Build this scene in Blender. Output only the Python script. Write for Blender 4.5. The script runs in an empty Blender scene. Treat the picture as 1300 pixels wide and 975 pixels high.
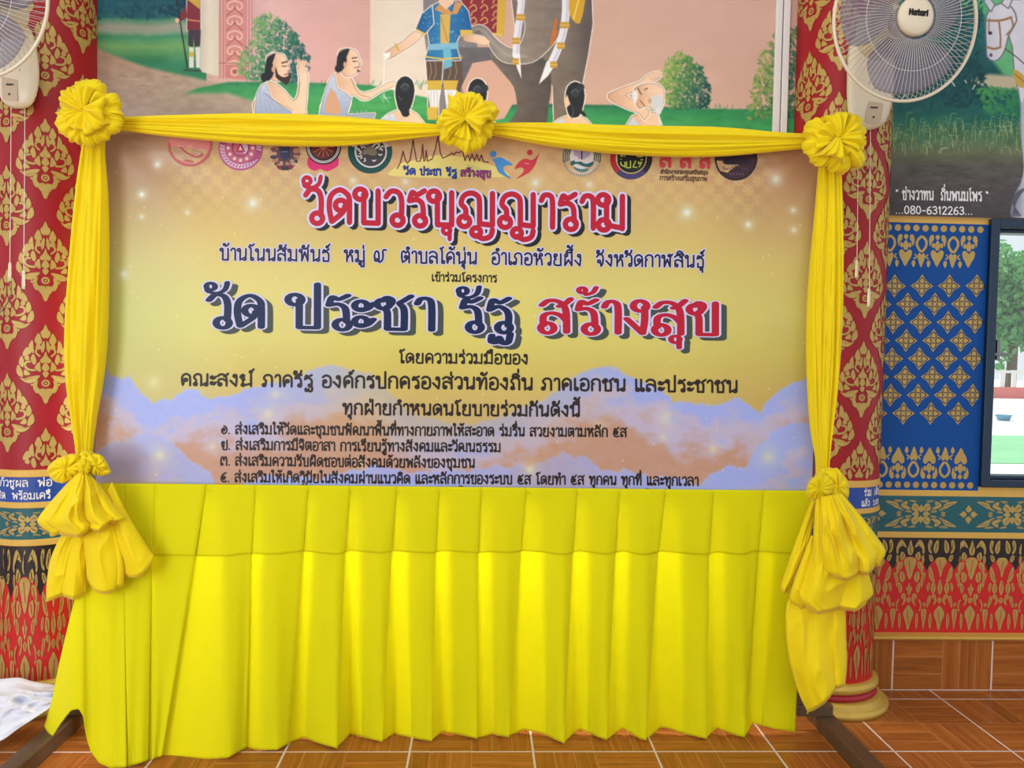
import bpy, bmesh, math, random
import numpy as np
from mathutils import Vector, Matrix

S = bpy.context.scene
COL = S.collection
PI = math.pi
W, H, F = 1300, 975, 1000.0

# ------------------------------------------------------------------ camera
CAM = np.array([0.0, 0.0, 1.3])
_y, _p, _r = [math.radians(a) for a in (2.3, 2.0, 1.1)]
FWD = np.array([math.sin(_y)*math.cos(_p), math.cos(_y)*math.cos(_p), -math.sin(_p)])
_r0 = np.array([math.cos(_y), -math.sin(_y), 0.0])
_u0 = np.cross(_r0, FWD)
RGT = math.cos(_r)*_r0 + math.sin(_r)*_u0
UPV = -math.sin(_r)*_r0 + math.cos(_r)*_u0
cd = bpy.data.cameras.new('camera')
cd.sensor_fit = 'HORIZONTAL'; cd.sensor_width = 36.0; cd.lens = F/W*36.0
cd.clip_start = 0.02; cd.clip_end = 300
co = bpy.data.objects.new('camera', cd); COL.objects.link(co)
_m = Matrix.Identity(4)
for i in range(3):
    _m[i][0] = RGT[i]; _m[i][1] = UPV[i]; _m[i][2] = -FWD[i]; _m[i][3] = CAM[i]
co.matrix_world = _m
S.camera = co

# ------------------------------------------------------------------ light
S.view_settings.view_transform = 'Standard'
S.view_settings.look = 'None'
S.view_settings.gamma = 1.0
S.view_settings.use_curve_mapping = False
S.view_settings.exposure = 0.0
wd = bpy.data.worlds.new('world'); S.world = wd; wd.use_nodes = True
_bg = wd.node_tree.nodes['Background']
_bg.inputs[0].default_value = (0.93, 0.96, 1.0, 1); _bg.inputs[1].default_value = 1.0

def area_light(name, loc, target, sx, sy, power, col=(1, 1, 1)):
    l = bpy.data.lights.new(name, 'AREA'); l.shape = 'RECTANGLE'; l.size = sx; l.size_y = sy
    l.energy = power; l.color = col
    o = bpy.data.objects.new(name, l); COL.objects.link(o); o.location = loc
    o.rotation_euler = (Vector(target)-Vector(loc)).to_track_quat('-Z', 'Y').to_euler()
    return o
area_light('ceiling_tube_light', (0.1, 0.7, 3.45), (0.1, 1.6, 0.6), 2.6, 0.5, 16, (1.0, 0.98, 0.95))
area_light('left_front_fill', (-2.5, -0.9, 1.35), (0.1, 2.6, 0.6), 1.6, 2.2, 60, (0.96, 0.98, 1.0))  # added lamp at the left front to brighten the skirt, no doorway built
area_light('skirt_backlight', (-0.05, 3.02, 1.05), (-0.05, 2.0, 0.85), 1.9, 1.1, 80, (0.98, 1.0, 1.0))        # added unseen lamp before the solid wall, makes the skirt strips glow
sl = bpy.data.lights.new('sun', 'SUN'); sl.energy = 4.0; sl.angle = 0.02; sl.color = (1.0, 0.96, 0.88)
so = bpy.data.objects.new('sun', sl); COL.objects.link(so)
so.rotation_euler = Vector((0.35, -0.45, -1.0)).to_track_quat('-Z', 'Y').to_euler()

# ------------------------------------------------------------------ pixel <-> world
def ray(px, py):
    return F*FWD + RGT*(px-650.0) - UPV*(py-487.5)
def at(px, py, Y):
    d = ray(px, py); t = Y/d[1]
    return CAM + d*t
def atv(px, py, Y):
    px = np.asarray(px, float); py = np.asarray(py, float)
    d = F*FWD + (px-650.0)[..., None]*RGT - (py-487.5)[..., None]*UPV
    t = np.asarray(Y)/d[..., 1]
    return CAM + d*t[..., None]
def floor_y(px, py):
    d = ray(px, py); t = -CAM[2]/d[2]
    return float(d[1]*t)
def proj(P):
    q = np.asarray(P, float)-CAM
    w = q@FWD
    return 650.0 + F*(q@RGT)/w, 487.5 - F*(q@UPV)/w

# ------------------------------------------------------------------ colour + materials
def lin1(c):
    c = c/255.0
    return c/12.92 if c <= 0.04045 else ((c+0.055)/1.055)**2.4
def lin(rgb): return tuple(lin1(c) for c in rgb)
def linv(a):
    a = np.clip(a, 0, 255)/255.0
    return np.where(a <= 0.04045, a/12.92, ((a+0.055)/1.055)**2.4)

MATS = {}
def mat(name, rgb=None, rough=0.5, metal=0.0, spec=0.5, transl=0.0, trans=0.0, vcol=False, noise=0.0, nscale=30.0, bump=0.0, bscale=200.0, sheen=0.0, alpha=1.0):
    if name in MATS: return MATS[name]
    m = bpy.data.materials.new(name); m.use_nodes = True
    nt = m.node_tree; b = nt.nodes['Principled BSDF']
    b.inputs['Roughness'].default_value = rough
    b.inputs['Metallic'].default_value = metal
    b.inputs['Specular IOR Level'].default_value = spec
    b.inputs['Alpha'].default_value = alpha
    if sheen: b.inputs['Sheen Weight'].default_value = sheen
    if trans: b.inputs['Transmission Weight'].default_value = trans
    src = None
    if vcol:
        a = nt.nodes.new('ShaderNodeVertexColor'); a.layer_name = 'Col'; src = a.outputs['Color']
    else:
        c = lin(rgb); b.inputs['Base Color'].default_value = (*c, 1)
        tc = nt.nodes.new('ShaderNodeTexCoord')
        n = nt.nodes.new('ShaderNodeTexNoise'); n.inputs['Scale'].default_value = nscale; n.inputs['Detail'].default_value = 4
        nt.links.new(tc.outputs['Object'], n.inputs['Vector'])
        mx = nt.nodes.new('ShaderNodeMix'); mx.data_type = 'RGBA'
        mx.inputs['A'].default_value = (*[v*(1-noise) for v in c], 1)
        mx.inputs['B'].default_value = (*[min(1, v*(1+noise)) for v in c], 1)
        nt.links.new(n.outputs['Fac'], mx.inputs['Factor'])
        src = mx.outputs['Result']
    nt.links.new(src, b.inputs['Base Color'])
    if bump:
        n2 = nt.nodes.new('ShaderNodeTexNoise'); n2.inputs['Scale'].default_value = bscale; n2.inputs['Detail'].default_value = 3
        tc2 = nt.nodes.new('ShaderNodeTexCoord'); nt.links.new(tc2.outputs['Object'], n2.inputs['Vector'])
        bp = nt.nodes.new('ShaderNodeBump'); bp.inputs['Strength'].default_value = bump; bp.inputs['Distance'].default_value = 0.004
        nt.links.new(n2.outputs['Fac'], bp.inputs['Height']); nt.links.new(bp.outputs['Normal'], b.inputs['Normal'])
    if transl:
        t = nt.nodes.new('ShaderNodeBsdfTranslucent'); nt.links.new(src, t.inputs['Color'])
        ms = nt.nodes.new('ShaderNodeMixShader'); ms.inputs[0].default_value = transl
        out = nt.nodes['Material Output']
        nt.links.new(b.outputs[0], ms.inputs[1]); nt.links.new(t.outputs[0], ms.inputs[2]); nt.links.new(ms.outputs[0], out.inputs[0])
    MATS[name] = m
    return m

# ------------------------------------------------------------------ objects
def tag(o, label=None, cat=None, group=None, kind=None):
    if label: o['label'] = label
    if cat: o['category'] = cat
    if group: o['group'] = group
    if kind: o['kind'] = kind
    return o
def empty(name, loc, label=None, cat=None, group=None, kind=None):
    o = bpy.data.objects.new(name, None); COL.objects.link(o); o.location = loc; o.empty_display_size = 0.05
    return tag(o, label, cat, group, kind)

class MB:
    def __init__(s): s.v = []; s.f = []; s.mi = []
    def add(s, vs, fs, mi=0):
        n = len(s.v); s.v.extend(tuple(map(float, p)) for p in vs)
        s.f.extend(tuple(n+i for i in f) for f in fs); s.mi.extend([mi]*len(fs))
    def box(s, x0, x1, y0, y1, z0, z1, mi=0):
        s.add([(x0,y0,z0),(x1,y0,z0),(x1,y1,z0),(x0,y1,z0),(x0,y0,z1),(x1,y0,z1),(x1,y1,z1),(x0,y1,z1)],
              [(0,3,2,1),(4,5,6,7),(0,1,5,4),(1,2,6,5),(2,3,7,6),(3,0,4,7)], mi)
    def tube(s, pts, r, n=8, mi=0, closed=False, cap=True):
        pts = [Vector(p) for p in pts]; rings = []
        m = len(pts)
        rr = r if hasattr(r, '__len__') else [r]*m
        up = Vector((0.13, 0.27, 0.95)).normalized()
        base = len(s.v)
        for i, p in enumerate(pts):
            if closed: t = pts[(i+1) % m]-pts[i-1]
            else: t = pts[min(i+1, m-1)]-pts[max(i-1, 0)]
            t.normalize()
            a = t.cross(up)
            if a.length < 0.1: a = t.cross(Vector((1, 0, 0)))
            a.normalize(); b = t.cross(a)
            for k in range(n):
                q = 2*PI*k/n
                s.v.append(tuple(p + (a*math.cos(q)+b*math.sin(q))*rr[i]))
        last = m if closed else m-1
        for i in range(last):
            j = (i+1) % m
            for k in range(n):
                l = (k+1) % n
                s.f.append((base+i*n+k, base+i*n+l, base+j*n+l, base+j*n+k)); s.mi.append(mi)
        if cap and not closed:
            s.f.append(tuple(base+k for k in range(n))[::-1]); s.mi.append(mi)
            s.f.append(tuple(base+(m-1)*n+k for k in range(n))); s.mi.append(mi)
    def lathe(s, prof, c, axis=(0, 0, 1), n=48, mi=0, a0=0.0, a1=2*PI):
        ax = Vector(axis).normalized()
        e1 = ax.cross(Vector((0.0, 1.0, 0.0)) if abs(ax.y) < 0.9 else Vector((0, 0, 1))).normalized(); e2 = ax.cross(e1)
        c = Vector(c); base = len(s.v); full = abs(a1-a0-2*PI) < 1e-6
        k = n if full else n+1
        for (r, h) in prof:
            for i in range(k):
                q = a0+(a1-a0)*i/n
                s.v.append(tuple(c+ax*h+(e1*math.cos(q)+e2*math.sin(q))*r))
        for j in range(len(prof)-1):
            for i in range(n):
                l = (i+1) % k
                s.f.append((base+j*k+i, base+j*k+l, base+(j+1)*k+l, base+(j+1)*k+i)); s.mi.append(mi)
    def build(s, name, mats, parent=None, smooth=False, solid=0.0, bevel=0.0, sub=0):
        if not isinstance(mats, (list, tuple)): mats = [mats]
        me = bpy.data.meshes.new(name); me.from_pydata(s.v, [], s.f)
        for m in mats: me.materials.append(m)
        me.polygons.foreach_set('material_index', s.mi)
        if smooth: me.polygons.foreach_set('use_smooth', [True]*len(s.f))
        me.update()
        return link(name, me, parent, solid, bevel, sub)
def link(name, me, parent=None, solid=0.0, bevel=0.0, sub=0):
    o = bpy.data.objects.new(name, me); COL.objects.link(o)
    if parent is not None:
        o.parent = parent
        o.matrix_parent_inverse = world_of(parent).inverted()
    if bevel:
        b = o.modifiers.new('bevel', 'BEVEL'); b.width = bevel; b.segments = 3; b.limit_method = 'ANGLE'
    if solid:
        d = o.modifiers.new('solid', 'SOLIDIFY'); d.thickness = solid; d.offset = 0
    if sub:
        d = o.modifiers.new('sub', 'SUBSURF'); d.levels = sub; d.render_levels = sub
    return o
def world_of(o):
    m = Matrix.LocRotScale(o.location, o.rotation_euler, o.scale)
    if o.parent is not None: m = world_of(o.parent) @ o.matrix_parent_inverse @ m
    return m

def grid_mesh(name, V, mats, parent=None, colors=None, smooth=True, solid=0.0, wrap=False, flip=False):
    """V: (n, m, 3) array of points -> one quad grid; colors (n, m, 3) in sRGB 0..255."""
    n, m = V.shape[:2]
    me = bpy.data.meshes.new(name)
    me.vertices.add(n*m); me.vertices.foreach_set('co', V.reshape(-1).astype(np.float32))
    idx = np.arange(n*m).reshape(n, m)
    if wrap: idx = np.concatenate([idx, idx[:, :1]], 1)
    a, b, c, d = idx[:-1, :-1], idx[:-1, 1:], idx[1:, 1:], idx[1:, :-1]
    q = np.stack([a, d, c, b] if not flip else [a, b, c, d], -1).reshape(-1, 4)
    nf = len(q)
    me.loops.add(nf*4); me.loops.foreach_set('vertex_index', q.reshape(-1).astype(np.int32))
    me.polygons.add(nf); me.polygons.foreach_set('loop_start', (np.arange(nf)*4).astype(np.int32))
    me.polygons.foreach_set('use_smooth', np.full(nf, smooth))
    me.update(calc_edges=True)
    if not isinstance(mats, (list, tuple)): mats = [mats]
    for k in mats: me.materials.append(k)
    if colors is not None:
        ca = me.color_attributes.new('Col', 'FLOAT_COLOR', 'POINT')
        rgba = np.ones((n*m, 4), np.float32); rgba[:, :3] = linv(colors.reshape(-1, 3))
        ca.data.foreach_set('color', rgba.reshape(-1))
    me.validate()
    return link(name, me, parent, solid)

# ------------------------------------------------------------------ curves + noise
def smooth_pts(P, k=5, closed=False):
    """Catmull-Rom through P; a point given twice stays a sharp corner."""
    P = [tuple(map(float, p)) for p in P]; n = len(P); out = []
    rng = range(n) if closed else range(n-1)
    for i in rng:
        p1 = P[i]; p2 = P[(i+1) % n]
        if p1 == p2: continue
        p0 = P[(i-1) % n] if (closed or i > 0) else p1
        p3 = P[(i+2) % n] if (closed or i+2 < n) else p2
        for j in range(k):
            t = j/k; t2 = t*t; t3 = t2*t
            out.append(tuple(0.5*((2*b)+(-a+c)*t+(2*a-5*b+4*c-d)*t2+(-a+3*b-3*c+d)*t3) for a, b, c, d in zip(p0, p1, p2, p3)))
    if not closed: out.append(P[-1])
    return out
def sample_curve(P, t):
    """Evaluate a Catmull-Rom curve through P at t in [0,1] (array), by chord length."""
    P = np.array(smooth_pts(P, 12)); d = np.r_[0, np.cumsum(np.hypot(*np.diff(P[:, :2], axis=0).T))]
    d /= d[-1]
    return np.stack([np.interp(t, d, P[:, i]) for i in range(P.shape[1])], -1)
def vnoise(x, y, seed=0):
    rs = np.random.RandomState(seed); T = rs.rand(256, 256)
    xi = np.floor(x).astype(int); yi = np.floor(y).astype(int); fx = x-xi; fy = y-yi
    fx = fx*fx*(3-2*fx); fy = fy*fy*(3-2*fy)
    g = lambda a, b: T[a & 255, b & 255]
    return (g(xi, yi)*(1-fx)+g(xi+1, yi)*fx)*(1-fy)+(g(xi, yi+1)*(1-fx)+g(xi+1, yi+1)*fx)*fy
def fbm(x, y, seed=0, oct=4):
    s = 0; a = 0.5; t = 0
    for i in range(oct):
        s = s+a*vnoise(x*2**i, y*2**i, seed+i); t += a; a *= 0.5
    return s/t
def sstep(a, b, x):
    t = np.clip((x-a)/(b-a), 0, 1); return t*t*(3-2*t)

# ------------------------------------------------------------------ flat prints laid on a surface
class Print:
    """Collects painted shapes given in 2-D and laid on a surface by fn(x, y, layer)."""
    def __init__(s, fn): s.fn = fn; s.mb = MB(); s.k = 0
    def poly(s, pts, mi, layer=1, sm=0):
        if sm: pts = smooth_pts(pts, sm, True)
        s.k = (s.k+1) % 19; layer = layer+.045*s.k              # overlapping dabs never share one plane
        a = sum(pts[i-1][0]*pts[i][1]-pts[i][0]*pts[i-1][1] for i in range(len(pts)))
        if a > 0: pts = pts[::-1]
        s.mb.add([s.fn(x, y, layer) for x, y in pts], [tuple(range(len(pts)))], mi)
    def circle(s, x, y, r, mi, layer=1, n=16, ry=None):
        ry = ry or r
        s.poly([(x+r*math.cos(2*PI*i/n), y+ry*math.sin(2*PI*i/n)) for i in range(n)], mi, layer)
    def ring(s, x, y, r0, r1, mi, layer=1, n=24, a0=0.0, a1=2*PI):
        for i in range(n):
            p, q = a0+(a1-a0)*i/n, a0+(a1-a0)*(i+1)/n
            s.poly([(x+r0*math.cos(p), y+r0*math.sin(p)), (x+r1*math.cos(p), y+r1*math.sin(p)),
                    (x+r1*math.cos(q), y+r1*math.sin(q)), (x+r0*math.cos(q), y+r0*math.sin(q))], mi, layer)
    def stroke(s, pts, w, mi, layer=1, sm=0, nib=None, taper=False):
        if sm: pts = smooth_pts(pts, sm)
        wx, wy = (w/2, w/2) if nib is None else (w*nib[0]/2, w*nib[1]/2)
        n = len(pts); kk = 8
        for i in range(n):
            k = 1.0 if not taper else 0.25+0.75*math.sin(PI*min(1, 0.15+0.85*i/max(1, n-1)))
            x, y = pts[i]
            s.poly([(x+wx*k*math.cos(2*PI*j/kk+.2), y+wy*k*math.sin(2*PI*j/kk+.2)) for j in range(kk)], mi, layer)
            if i+1 < n:
                x2, y2 = pts[i+1]; dx, dy = (x2-x)/wx, (y2-y)/wy; L = math.hypot(dx, dy)
                if L < 1e-6: continue
                nx, ny = -dy/L*wx*k, dx/L*wy*k
                s.poly([(x+nx, y+ny), (x2+nx, y2+ny), (x2-nx, y2-ny), (x-nx, y-ny)], mi, layer)
# ------------------------------------------------------------------ a looped Thai hand, drawn as strokes (100 = letter height)
GL = {
'ก': (72, 'P 8,0 8,48 19,58 6,69 14,91 36,100 57,90 62,66 62,0'),
'ข': (72, 'O 13,79,10;P 10,89 20,100 32,94 31,80 18,66 22,50 22,0 22,0 62,0 62,0 62,100'),
'ค': (76, 'O 33,48,11;P 22,46 13,2 13,2 7,44 12,82 37,100 60,84 64,60 64,0'),
'ฆ': (100, 'O 14,80,10;P 11,90 20,99 30,92 28,80 16,66 20,52;P 20,66 32,58 22,44 22,14;O 22,10,10;P 32,8 80,22;P 78,0 78,100'),
'ง': (62, 'O 36,87,11;P 47,84 47,40 42,0 42,0 24,22 4,46'),
'จ': (66, 'P 4,78 20,98 44,97 54,70 51,22 38,0 38,0 33,30;O 22,40,11'),
'ฉ': (84, 'O 30,46,11;P 22,38 14,66 30,98 54,92 60,66 60,10;O 50,10,10;P 60,12 72,30;P 60,12 60,0'),
'ช': (78, 'O 13,79,10;P 10,89 20,100 32,94 31,80 18,66 22,50 22,0 22,0 60,0 60,0 60,62 50,82 58,90 76,106'),
'ญ': (112, 'O 17,12,11;P 21,22 21,50 8,67 16,91 38,100 58,90 62,66 62,6 62,6 100,2 100,2 100,100;O 52,-20,9;P 54,-30 72,-40 94,-32 100,-12'),
'ฐ': (68, 'P 8,66 16,98 34,90 56,104;P 8,66 30,78 50,66 56,46 54,16;O 44,11,11;P 14,-14 12,-34 26,-36 32,-20 40,-38 54,-36 60,-8'),
'ณ': (112, 'O 17,12,11;P 21,22 21,50 8,67 16,91 36,100 54,90 58,66 58,0;P 58,6 84,14;O 92,11,11;P 100,18 102,100'),
'ด': (78, 'O 41,52,11;P 52,49 46,30 14,2 14,2 7,44 12,82 38,100 62,84 66,60 66,0'),
'ต': (78, 'O 41,50,11;P 52,47 46,28 14,2 14,2 7,46 10,90 24,100 38,84 52,100 64,88 66,60 66,0'),
'ถ': (74, 'O 17,12,11;P 22,22 22,50 8,67 16,91 38,100 58,90 63,66 63,0'),
'ท': (78, 'O 12,87,11;P 22,86 22,0;P 22,6 44,84 60,98 66,80 66,0'),
'ธ': (68, 'P 8,72 16,98 34,90 58,104;P 8,72 32,80 54,64 54,0 54,0 14,0 14,0 14,32'),
'น': (80, 'O 12,88,11;P 22,88 22,0;P 22,4 48,15;O 58,11,11;P 66,20 68,50 68,100'),
'บ': (76, 'O 12,88,11;P 22,88 22,0 22,0 64,0 64,0 64,100'),
'ป': (76, 'O 12,88,11;P 22,88 22,0 22,0 64,0 64,0 64,138'),
'ผ': (80, 'O 22,88,11;P 13,82 12,0 12,0 39,48 39,48 66,0 66,0 66,100'),
'ฝ': (80, 'O 22,88,11;P 13,82 12,0 12,0 39,48 39,48 66,0 66,0 66,138'),
'พ': (86, 'O 12,88,11;P 22,86 22,0 22,0 46,78 46,78 70,0 70,0 72,100'),
'ภ': (76, 'O 9,11,10;P 19,12 22,50 8,67 16,91 38,100 58,90 64,66 64,0'),
'ม': (82, 'O 12,88,11;P 22,88 22,16;O 14,11,11;P 25,10 68,2;P 68,0 68,100'),
'ย': (76, 'O 20,87,11;P 11,80 11,66 24,54 11,42 11,10 26,0 62,0 62,0 62,100'),
'ร': (58, 'P 6,72 14,98 28,91 50,104;P 6,72 28,76 44,62 47,20;O 37,11,11'),
'ล': (76, 'O 17,12,11;P 8,20 8,50 28,60 50,52 64,34;P 4,84 20,99 46,97 62,74 64,0'),
'ว': (58, 'P 3,82 18,100 40,96 49,70 48,20;O 37,11,11'),
'ส': (78, 'O 17,12,11;P 8,20 8,50 28,60 50,52 64,34;P 4,84 20,99 46,96 62,70 64,0;P 46,82 60,90 74,106'),
'ห': (80, 'O 12,88,11;P 22,88 22,0;P 22,26 46,62;O 57,88,11;P 46,82 44,66 60,50 66,0'),
'ฬ': (92, 'O 12,88,11;P 22,86 22,0 22,0 44,64 44,64 66,0 66,0 68,90;O 60,96,9;P 68,86 84,108'),
'อ': (70, 'O 20,50,11;P 10,46 8,12 22,0 46,0 60,20 60,76 44,98 22,100 6,86'),
'ฒ': (108, 'O 36,46,11;P 27,40 12,3 12,3 8,42 12,82 34,100 54,84 57,60 57,10 57,10 92,2 92,2;P 96,0 96,100'),
'ะ': (44, 'O 14,72,10;P 14,62 28,62 42,80;O 14,22,10;P 14,12 28,12 42,30'),
'ั': (0, 'O -41,126,9;P -50,122 -47,110 -25,105 -6,117 0,140'),
'า': (46, 'P 4,82 12,98 30,98 37,78 37,0'),
'ิ': (0, 'P -48,112 -48,112 -40,130 -22,134 -6,124 -2,112 -2,112 -48,112'),
'ี': (0, 'P -48,112 -48,112 -40,130 -22,134 -6,124 -2,112 -2,112 -48,112;P -3,112 -3,146'),
'ึ': (0, 'P -48,112 -48,112 -40,130 -22,134 -6,124 -2,112 -2,112 -48,112;O -6,138,8'),
'ื': (0, 'P -48,112 -48,112 -40,130 -22,134 -6,124 -2,112 -2,112 -48,112;P -3,112 -3,146;P -17,124 -17,146'),
'ุ': (0, 'O -17,-17,9;P -8,-14 -8,-44'),
'ู': (0, 'O -34,-17,9;P -25,-14 -25,-42 -25,-42 -4,-42 -4,-42 -4,-10'),
'เ': (36, 'P 10,100 10,14;O 20,11,11'),
'แ': (70, 'P 10,100 10,14;O 20,11,11;P 44,100 44,14;O 54,11,11'),
'โ': (48, 'P 20,14 20,98 6,114 14,134 28,126 44,142;O 30,11,11'),
'ใ': (44, 'O 12,130,9;P 6,124 4,138 18,142 26,126 20,104 20,14;O 30,11,11'),
'ไ': (44, 'P 20,14 20,108 6,132 6,132 16,128 30,142;O 30,11,11'),
'่': (0, 'P -8,118 -8,142'),
'้': (0, 'O -32,134,7;P -27,128 -22,120 -22,120 -6,128 2,144'),
'์': (0, 'O -14,124,8;P -8,130 6,148'),
'ํ': (0, 'O -12,126,10'),
'๑': (76, 'O 32,44,10;P 42,42 40,64 22,64 9,42 16,12 40,2 62,18 68,48 58,80 34,92'),
'๒': (78, 'O 24,40,10;P 14,38 8,66 14,92 20,92 26,80 32,92 36,80 30,60;P 24,30 22,2 22,2 66,2 68,50 66,110'),
'๓': (84, 'O 18,12,11;P 8,20 8,70 18,96 34,94 42,60 50,94 66,96 74,70 74,0'),
'๔': (80, 'O 40,40,11;P 50,36 56,58 34,66 12,52 10,26 26,4 48,0 70,8;P 12,60 30,88 66,108'),
'๕': (80, 'O 40,40,11;P 50,36 56,58 34,66 12,52 10,26 26,4 48,0 70,8;P 12,60 22,96 40,84 56,98 68,110'),
'๗': (108, 'O 24,18,11;P 14,24 10,60 24,94 42,84 46,50 46,0 46,0 62,4 76,30 78,70 76,96 86,108 102,106'),
'0': (62, 'P 30,0 10,16 6,50 12,86 30,100 48,86 54,50 48,16 30,0'), '1': (40, 'P 8,78 24,100 24,100 24,0'),
'2': (60, 'P 6,78 18,98 38,98 50,78 40,50 6,0 6,0 54,0'), '3': (58, 'P 6,86 24,100 46,88 44,62 24,54 24,54 48,44 50,16 28,0 6,12'),
'6': (60, 'P 46,96 20,80 6,40 12,8 32,0 50,12 50,40 32,54 10,40'), '8': (60, 'P 30,54 10,70 14,94 30,100 48,94 50,70 30,54 8,36 10,8 30,0 50,8 52,36 30,54'),
'-': (50, 'P 8,42 40,42'), '.': (26, 'P 10,4 12,4'), ',': (26, 'P 12,6 6,-14'), '“': (44, 'P 16,104 8,88;P 32,104 24,88'), '”': (44, 'P 8,104 16,88;P 24,104 32,88'),
'H': (72, 'P 10,0 10,90;P 58,0 58,90;P 10,46 58,46'), 'a': (60, 'P 46,60 26,64 8,46 8,16 24,0 46,14;P 48,62 48,0'), 't': (44, 'P 20,90 20,10 34,0;P 4,62 38,62'),
'r': (42, 'P 10,62 10,0;P 10,40 22,60 38,62'), 'i': (26, 'P 12,62 12,0;P 12,88 13,90'), ' ': (44, ''),
}
UPPER = set('ัิีึื'); TONE = set('่้์'); TALL = set('ปฝ')
def parse_glyph(ch):
    adv, d = GL[ch]; st = []
    for part in d.split(';'):
        part = part.strip()
        if not part: continue
        if part[0] == 'O':
            x, y, r = map(float, part[2:].split(','))
            st.append(('O', x, y, r))
        else:
            st.append(smooth_pts([tuple(map(float, q.split(','))) for q in part[2:].split()], 4))
    return adv, st
_GC = {}
def glyph(ch):
    if ch not in _GC: _GC[ch] = parse_glyph(ch)
    return _GC[ch]
def layout(text, loop=1.0):
    """-> list of strokes in em units and the total width."""
    x = 0; out = []; mk = []; base_r = 0; hasup = False; tall = False
    text = text.replace('ำ', 'ํา')
    for i, ch in enumerate(text):
        adv, st = glyph(ch)
        dx, dy = x, 0
        if adv == 0:
            dx = base_r-(14 if tall else 0)
            if ch in UPPER or ch == 'ํ': hasup = True
            if ch in TONE and hasup: dy = 32
            if ch in 'ุู': dx = base_r
        else:
            base_r = x+adv-10; hasup = False; tall = ch in TALL
            if ch == 'ญ': base_r = x+adv-12
        for s in st:
            if s[0] == 'O':
                r = s[3]*(loop if adv else 1+(loop-1)*.45); s = [(s[1]+r*math.cos(PI*j/6), s[2]+r*math.sin(PI*j/6)) for j in range(13)]
            out.append([(px+dx, py+dy) for px, py in s]); mk.append(not adv)
        x += adv+ (8 if adv else 0)
    layout.marks = mk
    return out, x-8
def write(pr, text, x0, y0, x1, y1, h, layers, nib=None, loop=1.0):
    """Letter a line from (x0,y0) to (x1,y1) (baseline), letter height h; layers = [(mat, width, dx, dy, layer)]."""
    st, wd_ = layout(text, loop); mk = layout.marks; sx = (x1-x0)/wd_; sy = h/100.0; sl_ = (y1-y0)/(x1-x0)
    for (mi, w, dx, dy, ly) in layers:
        for s, small in zip(st, mk):
            pts = [(x0+px*sx+dx, y0+sl_*px*sx-py*sy+dy) for px, py in s]
            pr.stroke(pts, w-(.22*min(x[1] for x in layers) if small and h > 30 else 0), mi, ly, nib=nib)
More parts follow.
